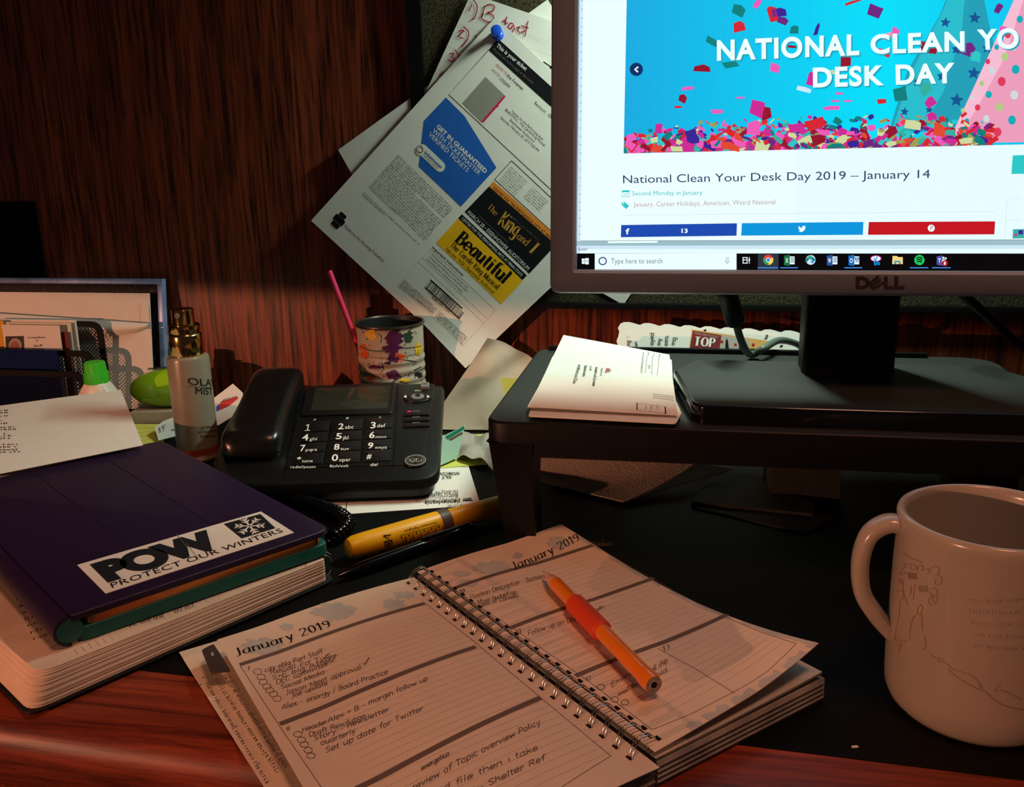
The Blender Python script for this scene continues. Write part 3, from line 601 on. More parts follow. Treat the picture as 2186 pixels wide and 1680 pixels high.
textx(b, S, 'January, Career Holidays, American, Weird National', (1351, 440.8), (1656.5, 435), (1351, 430), G['tag'], w=W(4))
b.strokex(S, [(1327, 406), (1342.5, 405.5), (1342, 419), (1327, 419.5)], .0004, G['teal'], W(4), True); b.quadx(S, (1327, 409.5), (1342.5, 409), (1342.5, 405.5), (1327, 406), G['teal'], W(4)); b.strokex(S, [(1331, 413.5), (1334, 416), (1338.5, 411)], .0004, G['teal'], W(4))
b.polyx(S, [(1326, 431), (1332, 430), (1342, 439), (1335.5, 445.5), (1326, 437)], G['teal'], W(4)); disc(1329.6, 433.2, 1.5, G['white'], 5)
b.strokex(S, [(1326, 459), (2130, 450.5)], .0002, G['rule'], W(4)); b.strokex(S, [(2186, 422), (2156, 423), (2150, 508)], .0002, G['rule'], W(4)); b.strokex(S, [(2152, 469), (2186, 468.5)], .0002, G['rule'], W(4))
b.quadx(S, (2165, 370), (2230, 369), (2233, 328), (2168, 330), G['teal'], W(4)); b.quadx(S, (2167.5, 509), (2220, 508), (2220, 488), (2168.5, 489), G['mint'], W(4)); rx(2172, 498, 2178, 504, G['mag'], 5); rx(2180, 491, 2190, 500, G['violet'], 5)
# the picture: cyan wall, two party hats, falling paper squares over a heap of them
u0, v0 = S.px(1330, 326); u2, v2 = S.px(2186, 306.5); slope = (v2-v0)/(u2-u0); uE = MW-iu-.004; ut = S.px(1338, 0)[0]
def im(u, v): return (u0+u*(uE-u0), v0+slope*u*(uE-u0)+v*(vT-.012-v0))
ns = 60
CY = []
for i in range(ns):
    t = (i+.5)/ns; d = abs(t-.46)/.46; t2 = max(0, 1-d)
    CY.append(glow('screen_cyan_%d' % i, (int(26-26*t2), int(172+52*t2), int(226+26*t2))))
LU = lambda a, c, t: (a[0]+(c[0]-a[0])*t, a[1]+(c[1]-a[1])*t)
A, B2, C2, D2 = (u0, v0), (uE, v0+slope*(uE-u0)), (uE, vT-.012), (ut+(vT-.012-v0)*0.0, vT-.012)
for i in range(ns): b.quad(S, LU(A, B2, i/ns), LU(A, B2, (i+1)/ns), LU(D2, C2, (i+1)/ns), LU(D2, C2, i/ns), CY[i], W(5))
PX = lambda pts, m, k: b.polyx(S, pts, G[m], W(k))
PX([(2046, -60), (2095, -60), (2120, 60), (2165, 250), (2150, 272), (1900, 282), (1940, 150), (2010, 30)], 'cone', 6)
PX([(2052, -60), (2070, -60), (2058, 60), (2020, 190), (1975, 268), (1908, 274), (1950, 150), (2012, 30)], 'conelit', 7)
def star(x, y, r, m, k):
    b.polyx(S, [(x+(r if i % 2 == 0 else r*.45)*sin(pi*i/5+.1), y-(r if i % 2 == 0 else r*.45)*cos(pi*i/5+.1)) for i in range(10)], G[m], W(k))
for x, y, r in ((2023, 44, 12), (2086, 34, 14), (2084, 153, 15), (2047, 211, 16), (1935, 236, 10), (2046, 102, 12), (2015, 160, 12), (1963, 172, 12), (2113, 100, 12), (1988, 232, 9)): star(x, y, r, 'star', 8)
PX([(2186, -30), (2200, -60), (2300, 300), (2036, 304), (2040, 278), (2090, 170), (2150, 40)], 'hat', 9)
PX([(2152, 36), (2186, -40), (2196, -20), (2150, 120), (2090, 230), (2048, 290), (2040, 278), (2090, 170)], 'hatlit', 10)
k = 0
for x, y, rr, m in ((2144, 171, 10, 'dotr'), (2174, 145, 10, 'dott'), (2151, 118, 9, 'dotg'), (2123, 147, 8, 'dotw'), (2116, 199, 8, 'dott'), (2171, 200, 10, 'dotw'), (2092, 227, 7, 'dotr'), (2139, 226, 9, 'dotg'), (2111, 251, 8, 'dotw'), (2166, 254, 10, 'dott'), (2069, 256, 6, 'dott'), (2135, 280, 10, 'dotr'), (2085, 280, 8, 'dotg'), (2101, 175, 6, 'dotg'), (2157, 70, 8, 'dotr'), (2183, 37, 8, 'dott'), (2060, 233, 5, 'dotg'), (2133, 97, 6, 'dott'), (2114, 128, 6, 'dotr'), (2051, 282, 5, 'dotr'), (2080, 206, 5, 'dotw'), (2170, 95, 9, 'dotw')):
    b.polyx(S, [(x+p, y+q) for p, q in ellipse(0, 0, rr*.85, rr, 14)], G[m], W(11))
rr = random.Random(11)
def bit(x, y, sx, sy, ang, m, k):
    c, s_ = cos(ang), sin(ang); b.polyx(S, [(x+c*p-s_*q, y+s_*p+c*q) for p, q in ((-sx, -sy*rr.uniform(.3, 1.1)), (sx*rr.uniform(-.3, .3), -sy*rr.uniform(.8, 1.2)), (sx*rr.uniform(.7, 1.1), -sy*rr.uniform(.5, 1)), (sx, sy*rr.uniform(.5, 1.2)), (-sx*rr.uniform(.6, 1.1), sy))], G[m], W(k))
for x, y, sx, sy, a, m in ((1577, 18, 15, 11, .5, 'green'), (1580, 54, 13, 12, -.05, 'red'), (1650, 27, 10, 16, -.2, 'red'), (1665, 22, 17, 12, .1, 'violet'), (1617, 4, 11, 6, -.9, 'pink'), (1671, 40, 12, 8, .5, 'purple'), (1698, 60, 9, 9, .1, 'green'), (1520, 84, 14, 7, .45, 'green'), (1500, 143, 18, 8, .1, 'dkred'), (1560, 134, 18, 7, -.2, 'green'), (1655, 141, 11, 10, .3, 'pink'), (1468, 186, 12, 4, -.05, 'pink'),
      (1457, 207, 9, 8, .4, 'dkred'), (1448, 226, 9, 3, 0, 'red'), (1581, 206, 10, 2, 0, 'pink'), (1530, 236, 13, 5, 0, 'pink'), (1870, 19, 15, 13, .4, 'purple'), (1746, 60, 4, 14, .3, 'violet'), (1899, 72, 16, 7, -.3, 'hat'), (1914, 66, 8, 12, .3, 'pink'), (1808, 128, 12, 13, .15, 'dkred'), (1985, 100, 20, 12, .25, 'dkred'), (2069, 100, 16, 15, .4, 'purple'), (1735, 166, 9, 14, .25, 'mag'), (1718, 188, 15, 5, .25, 'pale'),
      (1885, 214, 10, 5, -.1, 'red'), (1925, 197, 14, 15, -.15, 'green'), (1981, 187, 13, 14, -.35, 'mint'), (1990, 215, 12, 11, -.5, 'mag'), (1794, 197, 8, 3, 0, 'pink'), (1785, 213, 10, 2, 0, 'pink'), (1812, 213, 9, 2, 0, 'pink'), (1776, 228, 18, 4, -.05, 'pink'), (2088, 116, 12, 12, .2, 'teal'), (1760, 104, 4, 8, .4, 'red'), (2137, 14, 12, 8, -.8, 'purple'), (1825, 0, 20, 3, -.3, 'red'), (2146, 60, 8, 8, .3, 'pink'), (1776, 152, 8, 6, -.2, 'cream'),
      (1690, 96, 12, 3, .1, 'dkred'), (1890, 110, 14, 6, .4, 'red')): bit(x, y, sx, sy, a, m, 12)
heap = ['red', 'red', 'mag', 'mag', 'pink', 'pink', 'orange', 'green', 'mint', 'teal', 'olive', 'cream', 'purple', 'violet', 'dkred', 'dkred']
cols = ['dkred', 'mag', 'red', 'purple', 'green', 'red', 'pink']
for i in range(120):     # ground layer so that no gap shows at the foot of the heap
    x = 1331+i*6.6; bx_ = 326-(x-1330)*.0228; h_ = rr.uniform(14, 30)
    b.polyx(S, [(x, bx_), (x+8, bx_-.2), (x+8+rr.uniform(-3, 3), bx_-h_), (x+rr.uniform(-3, 3), bx_-h_*.8)], G[rr.choice(cols)], W(12.5))
for i in range(620):
    t = rr.random()**0.8; x = rr.uniform(1334, 2125 if i % 3 else 2050); base = 326-(x-1330)*.0228
    top = 66 if x > 1560 else 44+(x-1330)*.1
    y = base-3-(1-t)*top
    if t < .25 and rr.random() < .4: continue
    s1 = (5+8*t)*rr.uniform(.6, 1.45); s2 = s1*rr.uniform(.25, .8); an = rr.uniform(-.9, .9)
    P4 = [(-s1, -s2*rr.uniform(.4, 1)), (rr.uniform(-.2, .3)*s1, -s2*rr.uniform(.8, 1.3)), (s1*rr.uniform(.7, 1.1), -s2*rr.uniform(.3, 1)), (s1*rr.uniform(.7, 1), s2*rr.uniform(.2, 1)), (-s1*rr.uniform(.5, 1), s2*rr.uniform(.5, 1.1))]
    c, s_ = cos(an), sin(an); b.polyx(S, [(max(1338-.0245*y, x+c*p-s_*q), min(base, y+s_*p+c*q)) for p, q in P4], G[rr.choice(heap)], W(13+i*.008))
for x, y, sx, sy, a, m in ((1618, 228, 17, 16, .35, 'mag'), (1636, 240, 12, 16, -.1, 'dkred'), (1610, 270, 14, 15, 0, 'pink'), (1475, 284, 12, 10, -.3, 'violet'), (1405, 272, 8, 12, .2, 'mag'), (1742, 262, 22, 12, -.3, 'red'), (1700, 270, 16, 10, -.2, 'mag'), (1953, 264, 17, 9, .1, 'cream'), (1994, 247, 11, 9, 0, 'mag'), (2010, 275, 14, 14, .2, 'orange'), (1748, 295, 16, 10, .1, 'dkred'), (1560, 312, 22, 9, .3, 'orange'), (1444, 320-4, 14, 6, 0, 'cream'), (1824, 306, 12, 7, -.2, 'violet')): bit(x, y, sx, sy, a, m, 18)
for tx, a, c, t in (('NATIONAL', (1531, 125), (1837, 112.5), (1530.5, 82)), ('CLEAN', (1861.5, 110.5), (2063.5, 104), (1861, 69.5)), ('YO', (2092, 101.5), (2181, 98), (2090, 59)), ('DESK', (1737.5, 182.5), (1890, 177.5), (1737, 141)), ('DAY', (1916, 176.5), (2042.5, 172.5), (1915, 134.5))):
    d = 3; textx(b, S, tx, (a[0]+d, a[1]+d), (c[0]+d, c[1]+d), (t[0]+d, t[1]+d), G['cone'], bold=.035, w=W(20), space=1.12, res=6)
    textx(b, S, tx, a, c, t, G['white'], bold=.035, w=W(21), space=1.12, res=6)
disc(1357.5, 145.2, 14.3, G['circ'], 20); b.strokex(S, [(1361.5, 140), (1354.5, 145.5), (1361, 151)], .0011, G['white'], W(21))
o = b.build('screen', mon); o['label'] = 'lit screen with party web page'
# maker's letters on the lower bezel
b = MB(); M_LOGO = mat('dark_logo', (66, 58, 56), rough=0.3, spec=0.5, var=0.0)
for tx, x0, x1 in (('D', 1827, 1857), ('L', 1887, 1907), ('L', 1909, 1931)): textx(b, S, tx, (x0, 615.5), (x1, 615.5), (x0, 590), M_LOGO, bold=.05, w=.0003)
for p in ([(1853, 607), (1876, 589)], [(1858, 612), (1880, 596)], [(1864, 616.5), (1886, 603)]): b.strokex(S, p, .0016, M_LOGO, .0003)
b.strokex(S, [(1855, 605), (1866, 617)], .0016, M_LOGO, .00035)
o = b.build('logo', mon); o['label'] = 'dark raised letters on the silver bezel'
# ---------------------------------------------------------------- sheets pinned to the board
def flat_sheet(name, S, px, th=0.0003, m=None, curl=None):
    """a thin paper whose outline is given in the surface's own axes"""
    b = MB(); b.prism(S, px, -th, 0.0, m or M_PAPER); return b
# oldest sheet, grey in the shade, lowest of the pile
S = Plane(at_y(722, 320, 0.9135), at_y(910, 185, 0.9135)-at_y(722, 320, 0.9135), (0, 0, 1))
a = S.px(722, 320); c = S.px(918, 180); d = S.px(762, 390); L = hypot(c[0]-a[0], c[1]-a[1])
b = MB(); dv = (d[0]-a[0], d[1]-a[1])
b.sheet(lambda i, j: S.pt(a[0]+i*.25+dv[0]*j*1.5*(1-i*.9), a[1]+dv[1]*j*1.5, 0.0006*sin(9*i+3*j)), 14, 6, M_PAPER)
tag(b.build('pinned_paper'), 'shaded blank white sheet sticking out left behind the ticket page on the pinboard', 'paper', 'papers pinned to the board')
# lined sheet with a red list
SB = Plane(at_y(900, 215, 0.911), at_y(1180, 46, 0.911)-at_y(1005, -14, 0.911), (0, 0, 1))
o = SB.px(1006, -14); e = SB.px(893, 232); hv = (e[0]-o[0], e[1]-o[1]); hl = hypot(*hv)
b = MB(); r_ = (1.0, 0.0)
def list_pt(i, j): return SB.pt(o[0]+.14*i+hv[0]*j*1.3, o[1]+hv[1]*j*1.3, .0012*sin(5*i+2.3*j)*(1-j))
b.sheet(list_pt, 12, 12, M_PAPER)
M_RULE = mat('pale_blue_rule', (170, 176, 186), rough=0.9, spec=0.1, var=0)
for k in range(9):
    t = .12+k*.075; b.stroke(SB, [(o[0]+.001+hv[0]*t*1.3, o[1]+hv[1]*t*1.3), (o[0]+.12+hv[0]*t*1.3, o[1]+hv[1]*t*1.3)], .00025, M_RULE, .0014)
for p in ([(1008, 10), (1002, 25)], [(1011, 0), (1019, 12), (1018, 28), (1013, 40), (1007, 43)], [(980, 67), (991, 66), (980, 78), (990, 82)], [(990, 57), (1001, 68), (1000, 82), (992, 94), (985, 101)], [(1016, 74), (1017, 82), (1013, 91)],
          [(960, 115), (970, 115), (965, 122), (971, 125), (966, 131), (957, 128)], [(972, 106), (980, 118), (980, 127), (972, 139)], [(948, 152), (942, 161), (946, 167)], [(960, 146), (963, 150)],
          [(1036, 14), (1028, 40), (1033, 28)], [(1034, 15), (1046, 10), (1056, 14), (1053, 24), (1041, 28), (1052, 32), (1055, 41), (1045, 48), (1029, 41)], [(1057, 40), (1054, 47)],
          [(1083, 36), (1079, 52), (1085, 48)], [(1072, 48), (1078, 44), (1079, 53)], [(1097, 52), (1090, 50), (1086, 58), (1090, 63), (1097, 54), (1098, 62), (1094, 70)], [(1103, 60), (1110, 58), (1106, 66), (1111, 70)], [(1128, 45), (1121, 79)], [(1113, 55), (1129, 61)], [(1112, 70), (1122, 66)]):
    b.strokex(SB, p, .0010, M_RED, .0018, smooth=5)
tag(b.build('pinned_paper'), 'white sheet with a red handwritten list headed Budget, pinned behind the ticket page', 'paper', 'papers pinned to the board')
# corner of another sheet below the bezel
S = Plane(at_y(1331, 651, 0.915), (1, 0, .55), (0, 0, 1))
b = MB(); b.poly(S, [(0, 0)]+[S.px(1276, 620), S.px(1290, 560), S.px(1400, 560), S.px(1352, 620)], M_PAPER, 0); b.prism(S, [(0, 0), S.px(1276, 620), S.px(1290, 560), S.px(1400, 560), S.px(1352, 620)], -.0006, -.0002, M_PAPER)
tag(b.build('pinned_paper'), 'white sheet corner peeking out below the bezel of the monitor', 'paper', 'papers pinned to the board')
# ticket page
TY = 0.9065
ST = Plane(at_y(664, 471, TY), at_y(1000, 780, TY)-at_y(664, 471, TY), at_y(1057, 37, TY)-at_y(664, 471, TY))
BW = ST.px(1000, 780)[0]; BH = ST.px(1057, 37)[1]
class Curl(Plane):
    def pt(s, u, v, w=0.0):
        k = max(0, u/BW-.72)*max(0, .15-v/BH); return Plane.pt(s, u, v, w*.5+.3*k)
S = Curl(ST.o, ST.ux, ST.uy)
b = MB(); uTL = ST.px(1057, 37)[0]; b.sheet(lambda i, j: S.pt(BW*i+uTL*j, BH*j), 20, 24, M_PAPER)
M_BLUEP = mat('blue_print', (36, 98, 190), rough=0.75, spec=0.2, var=0.04); M_YEL = mat('gold_print', (246, 186, 24), rough=0.75, spec=0.2, var=0.08, scale=30)
M_ORP = mat('orange_print', (232, 140, 50), rough=0.75, spec=0.2, var=0.03); M_GPR = mat('grey_print', (150, 146, 136), rough=0.8, spec=0.1, var=0.03); M_PINKP = mat('pink_print', (214, 40, 90), rough=0.8, spec=0.1, var=0); M_GOLDT = mat('gold_letter', (206, 150, 60), rough=0.7, spec=0.2, var=0.1)
M_DKP = mat('dark_print', (16, 16, 20), rough=0.7, spec=0.2, var=0)
b.polyx(S, [(1063, 82), (1043, 107), (1240, 285), (1262, 262)], M_DKP, .0003)
textx(b, S, 'This is your ticket', (1059, 99), (1122, 151), (1064, 92), M_WHITE, bold=.015, w=.0005); textx(b, S, 'Present this entire page at the event', (1052, 107), (1137, 180), (1056, 102), M_GREYINK, w=.0005)
b.strokex(S, [(1043, 107), (958, 202), (1300, 520)], .0006, M_INK)
textx(b, S, 'ISSUED TO', (1058, 140), (1081, 161), (1062, 135.5), M_RED); textx(b, S, 'Ena Foreman', (1082, 163), (1115, 193), (1086, 158), M_INK, bold=.01); textx(b, S, 'ACCTID', (1049, 150), (1065, 165), (1053, 146), M_RED); textx(b, S, '3702654', (1066, 170), (1087, 188), (1070, 164.5), M_INK)
b.polyx(S, [(1036.5, 164), (987, 220), (1028, 261), (1079, 205)], M_GPR, .0003); b.polyx(S, [(1077, 203), (1079, 207), (1064, 225), (1065, 228), (1061, 229), (1032, 262), (1028, 259)], M_PINKP, .0004)
textx(b, S, 'Section:  ORCH', (1140, 221), (1190, 266), (1144, 215), M_INK)
for tx, a, c, t in (('Center for the Performing Arts', (1092, 239), (1158, 300), (1095, 234)), ('BEAUTIFUL - The Carole King Musical', (1078, 236), (1162, 313), (1081, 231)), ('Eisenhower Auditorium', (1088, 258), (1140, 305), (1091, 253)), ('Saturday, February 23, 2019 7:30 PM', (1068, 252), (1149, 325), (1071, 247))):
    textx(b, S, tx, a, c, t, M_INK)
b.polyx(S, [(952, 208), (905, 258), (894, 355), (984, 441), (1060, 358), (992, 248)], M_BLUEP, .0003)
textx(b, S, 'GET IN GUARANTEED', (931, 272), (1036, 371), (936, 264), M_WHITE, bold=.03, w=.0005); textx(b, S, 'WITH TICKETMASTER', (922.5, 281), (1022, 374), (928, 273), M_WHITE, w=.0005); textx(b, S, 'VERIFIED TICKETS', (914, 289), (997, 368), (920, 281), M_WHITE, w=.0005)
bp = [S.px(900, 318), S.px(941, 357)]; q = Plane(S.pt(*bp[0]), S.pt(*bp[1])-S.pt(*bp[0]), S.uy); LL = hypot(bp[1][0]-bp[0][0], bp[1][1]-bp[0][1])
b.prism(q, rrect(-.004, -.0052, LL+.004, .0052, .005), .0001, .0003, M_PAPER)
textx(b, S, 'ticketmaster', (905, 326), (942, 361), (909, 320), M_BLUEP, bold=.02, w=.0009); textx(b, S, 'VERIFIED TICKETS', (903, 333), (934, 362), (905, 330), M_INK, w=.0009)
b.polyx(S, [(x+896, y+321) for x, y in ellipse(0, 0, 9, 11, 20)], M_PAPER, .0008); b.strokex(S, [(x+896, y+319) for x, y in ellipse(0, 0, 7, 8, 14)], .0006, M_GREYINK, .001, True); b.strokex(S, [(890, 319), (898, 313), (904, 322), (896, 326)], .0006, M_GREYINK, .001, True)
for k in range(19):
    x, y = 848-k*3.4, 332+k*3.8
    e = (966+(k*-3.5), 447+k*4.0)
    if k in (6, 18): e = (x+60, y+58)
    finex(b, S, (x, y), e, (x+2.4, y-2.6), M_INK, seed=k)
finex(b, S, (775, 412), (896, 525), (777.4, 409.4), M_INK, seed=70); finex(b, S, (773, 416), (822, 462), (775.4, 413.4), M_INK, seed=71)
q = Plane(S.P(724, 470), S.ux, S.uy)
for u0, v0, u1, v1 in ((-.0062, -.003, .0062, .0035), (-.0040, .0042, .0040, .0085), (-.0045, -.0085, .0045, -.0038)): b.box(q, u0, u1, v0, v1, .0002, .0004, M_DKP, 0, .0012)
textx(b, S, 'Thank you for choosing TicketFast', (734, 484), (818, 560), (737, 478.5), M_INK)
# theatre adverts
b.polyx(S, [(1053, 387), (1044, 398), (1200, 534), (1210, 522)], M_ORP, .0003); textx(b, S, 'CENTER FOR THE PERFORMING ARTS AT PENN STATE', (1051, 402), (1196, 530), (1055, 397), M_DKP, w=.0005)
b.polyx(S, [(1044, 398), (992, 452), (1130, 584), (1186, 523)], M_DKP, .0003)
serifx(b, S, 'The', (1040, 443), (1058, 462), (1048, 434), M_GOLDT, w=.0006, thick=.12); serifx(b, S, 'King', (1062, 478), (1101, 506), (1079, 451), M_GOLDT, w=.0006, thick=.1); serifx(b, S, 'and', (1102, 508), (1124, 526), (1112, 496), M_GOLDT, w=.0006, thick=.1); serifx(b, S, 'I', (1128, 535), (1140, 546), (1146, 516), M_GOLDT, w=.0006, thick=.15)
textx(b, S, 'MARCH 28 \u2022 EISENHOWER AUDITORIUM', (997.5, 455), (1126, 577), (1003, 448.5), M_WHITE, w=.0005)
finex(b, S, (1022, 462), (1085, 520), (1024, 459), M_GREYINK, seed=5, w=.0005); finex(b, S, (1090, 462), (1150, 515), (1092, 459), M_GREYINK, seed=6, w=.0005)
b.polyx(S, [(986, 457), (978, 466), (1115, 598), (1125, 588)], M_DKP, .0003); textx(b, S, 'CENTER FOR THE PERFORMING ARTS AT PENN STATE', (984.5, 467.5), (1113, 590.5), (988.5, 462.5), M_WHITE, w=.0005)
b.polyx(S, [(978, 466), (931, 518), (1070, 649), (1116, 599)], M_YEL, .0003)
serifx(b, S, 'Beautiful', (972, 514), (1077, 607), (990, 493), M_DKP, w=.0006, thick=.19, thin=.06, ser=.12); serifx(b, S, 'The Carole King Musical', (961, 525), (1062, 619), (968, 516), M_DKP, w=.0006, thick=.13, thin=.045, ser=.09)
textx(b, S, 'February 19-24 | Eisenhower Auditorium', (951, 534), (1053, 628), (956.5, 527), M_INK, w=.0005)
# ticket stub box
textx(b, S, 'Important Instructions:', (922, 529), (988, 590), (925.5, 524.5), M_INK, bold=.015)
b.strokex(S, [(919, 531), (848, 608), (991, 735), (1057, 662)], .0003, M_GREYINK, .0003, True)
for tx, a, c, t in (('- The barcode only allows one entry per scan.', (918, 541), (999, 617), (921, 538)), ('- Unauthorized duplication or sale of this ticket', (914, 547), (996.5, 623.5), (917, 544)), ('may prevent your admittance to the event.', (911, 554), (987, 625), (914, 551))): textx(b, S, tx, a, c, t, M_INK)
for x0, y0, x1, y1 in ((901, 550, 1040, 680), (893, 559, 1033, 690)):
    for k in range(34): t0, t1 = k/34, (k+.55)/34; b.strokex(S, [(x0+(x1-x0)*t0, y0+(y1-y0)*t0), (x0+(x1-x0)*t1, y0+(y1-y0)*t1)], .0004, M_INK)
rb = random.Random(3); A0, B0, C0 = (919, 597), (994, 664.5), (907, 613)
t = 0
while t < 1:
    wd = rb.choice((.008, .008, .014, .02)); f = lambda q, o: (A0[0]+(B0[0]-A0[0])*q+(C0[0]-A0[0])*o, A0[1]+(B0[1]-A0[1])*q+(C0[1]-A0[1])*o)
    b.polyx(S, [f(t, 0), f(min(1, t+wd), 0), f(min(1, t+wd), 1), f(t, 1)], M_DKP, .0003); t += wd+rb.choice((.008, .012, .016))
for o in (0, 1): b.strokex(S, [f(0, o), f(1, o)], .0012, M_DKP)
textx(b, S, '8288 6081 9764', (921, 636), (959, 668), (924, 631), M_INK)
for k in range(6): finex(b, S, (862-k*2.2, 598+k*2.6), (999-k*2.4, 721+k*2.6) if k < 5 else (930, 672), (864-k*2.2, 596+k*2.6), M_INK, seed=20+k)
b.strokex(S, [(1092, 343), (1056, 383)], .0006, M_INK); b.strokex(S, [(1092, 343), (1200, 444)], .0006, M_INK); b.strokex(S, [(1056, 383), (1200, 514)], .0006, M_INK)
for k in range(8): finex(b, S, (1089-k*3.5, 357+k*4), (1125-k*3.5, 390+k*4), (1091-k*3.5, 355+k*4), M_GREYINK, seed=40+k)
for k in range(6): finex(b, S, (1135-k*3.5, 400+k*4), (1170-k*3.5, 432+k*4), (1137-k*3.5, 398+k*4), M_GREYINK, seed=50+k)
b.strokex(S, [(1160, 132), (1166, 136), (1176, 143)], .0012, M_INK); b.polyx(S, [(1172, 145), (1177, 140), (1179, 149)], M_INK)
tag(b.build('ticket_page'), 'white printed ticket page hanging askew with a blue polygon, two theatre adverts and a barcode', 'paper', 'papers pinned to the board')
# push pin
pn = thing('push_pin', 'blue plastic push pin holding the ticket page to the board', 'pin', at_y(1060, 72, 0.905))
p = S.P(1063, 76); ax = (V((0.10, -1, 0.22))).normalized(); M_PIN = mat('blue_pin_plastic', (26, 74, 190), rough=0.25, spec=0.5, var=0.02, coat=.3)
b = MB(); b.lathe(p, ax, [(.0052, .0006), (.0056, .0016), (.005, .0028), (.0034, .004), (.0028, .007), (.0030, .011), (.0044, .0126), (.0052, .0138), (.005, .0152), (.003, .016)], M_PIN, 24); b.build('head', pn)
b = MB(); b.tube([p+ax*.001, p-ax*.008], .0005, M_STEEL, 6); b.build('needle', pn)
# ---------------------------------------------------------------- left corner of the desk
# framed picture leaning on the wall
FXR = at_y(345, 595, 0.914).x
SF = Plane((FXR, 0.893, 0.0015), (1, 0, 0), (0, .021, .1375)); H = (at_y(345, 595, 0.914).z-.0015)*1.0116; WF = 0.30
fr = thing('framed_picture', 'framed picture with blue silver rim and dark glittery band leaning on the wall', 'picture', (FXR-.15, .905, 0))
M_SILV = mat('blue_silver', (150, 172, 222), rough=0.35, metal=0.25, var=0.3, scale=60)
M_GLIT = mat('dark_glitter', (26, 21, 25), rough=0.6, spec=0.25, var=0.9, scale=900)
b = MB()
for u0, u1, v0, v1 in ((-WF, 0, H-.0062, H), (-.0058, 0, 0, H-.0062), (-WF, -.0058, 0, .006), (-WF, -WF+.0058, .006, H-.0062)): b.box(SF, u0, u1, v0, v1, -.008, 0.0, M_SILV, .0008)
b.build('rim', fr)
b = MB(); b.box(SF, -WF+.005, -.005, .005, H-.0055, -.006, -.0015, M_GLIT)
rg = random.Random(5); M_SPK = mat('silver_speck', (128, 120, 124), rough=0.6, metal=0.0, var=0.2)
for k in range(260):
    if k % 2: u, v = -.0062-rg.random()*.0085, rg.uniform(.01, H-.008)
    else: u, v = -rg.random()*.29-.006, H-.0066-rg.random()*.009
    s_ = rg.uniform(.0002, .0006); b.poly(SF, [(u-s_, v), (u, v-s_), (u+s_, v), (u, v+s_)], M_SPK, -.0013)
b.build('glitter_band', fr)
# white sheets and an envelope in front of it
SP = Plane((FXR, 0.889, 0.001), (1, 0, 0), (0, .019, .1365))
uR_, vT_ = SP.px(320, 626)
b = MB(); b.box(SP, uR_-.30, uR_, 0, vT_, 0, .0012, M_PAPER); 
for k in range(3): b.box(SP, uR_-.012+.001*k, uR_-.004+.0015*k, .02, vT_-.010-.002*k, .0012+.0003*k, .0015+.0003*k, M_PAPER)
tag(b.build('white_card'), 'large plain white card standing upright inside the picture frame', 'card', 'stationery standing at the left')
SE = Plane((FXR, 0.882, 0.001), (1, 0, 0), (0, .018, .1365)); e1, e2, e3 = SE.px(0, 645), SE.px(322, 690), SE.px(340, 800)
b = MB()
b.sheet(lambda i, j: SE.pt(e2[0]-.28*(1-i), (e2[1]-.006)*j*(1-.0*i)+(0.012*(1-i))*j, .001+.0012*sin(3*i)*j), 16, 10, M_PAPER)
fl = [SE.px(0, 646), SE.px(120, 662), SE.px(322, 690), SE.px(280, 716), SE.px(222, 735), SE.px(0, 735)]
b.sheet(lambda i, j: SE.pt(fl[2][0]-.26*(1-i), (e2[1]+.012*(1-i))-j*(.004+.022*max(0, 1-i)**.6*1.6), .0035+.009*sin(pi*j)*(1-i*.6)), 18, 8, M_PAPER)
tag(b.build('envelope'), 'open white envelope with a curling flap, leaning on the white card', 'envelope', 'stationery standing at the left')

# black wire mesh letter sorter
org = thing('letter_sorter', 'black wire mesh letter sorter with three stepped dividers holding cards', 'organizer', (-0.72, 0.85, 0))
M_WIRE = mat('black_wire', (9, 9, 9), rough=0.65, spec=0.15, var=0.0)
def mesh_panel(name, Y, xr, zt, pitch=.0042):
    Sx = Plane((xr-.26, Y, .002), (1, 0, 0), (0, 0, 1)); Wd = .26; Hh = zt-.002; b = MB()
    out = roundpoly([(0, 0), (Wd, 0), (Wd, Hh), (0, Hh)], [.002, .002, .014, .002], 6)
    inn = roundpoly([(.006, .006), (Wd-.006, .006), (Wd-.006, Hh-.006), (.006, Hh-.006)], [.002, .002, .009, .002], 6)
    l = [[Sx.pt(u, v, w) for u, v in q] for q, w in ((out, -.0015), (out, .0015), (inn, .0015), (inn, -.0015), (out, -.0015))]
    b.loft(l, M_WIRE, False, False)
    o = b.build(name, org); b = MB()
    n = int((Wd+Hh)/pitch)
    for k in range(n):
        c = k*pitch
        for sgn in (0, 1):
            u0, u1 = max(0, c-Hh), min(Wd, c)
            if u1-u0 < .002: continue
            p0, p1 = (u0, c-u0), (u1, c-u1)
            if sgn: p0, p1 = (u0, Hh-(c-u0)), (u1, Hh-(c-u1))
            if u1 < Wd*.35: continue
            ok = [t_ for t_ in [k_/60 for k_ in range(61)] for u_, v_ in [(p0[0]+(p1[0]-p0[0])*t_, p0[1]+(p1[1]-p0[1])*t_)] if not (u_ > Wd-.014 and v_ > Hh-.014 and hypot(u_-Wd+.014, v_-Hh+.014) > .011)]
            if not ok: continue
            p0, p1 = [(p0[0]+(p1[0]-p0[0])*t_, p0[1]+(p1[1]-p0[1])*t_) for t_ in (ok[0], ok[-1])]
            q0 = Sx.pt(p0[0], p0[1], .0003 if sgn else -.0003); q1 = Sx.pt(p1[0], p1[1], .0003 if sgn else -.0003)
            b.tube([q0, q1], .00042, M_WIRE, 4, False)
    m = b.build('wire_mesh', o)
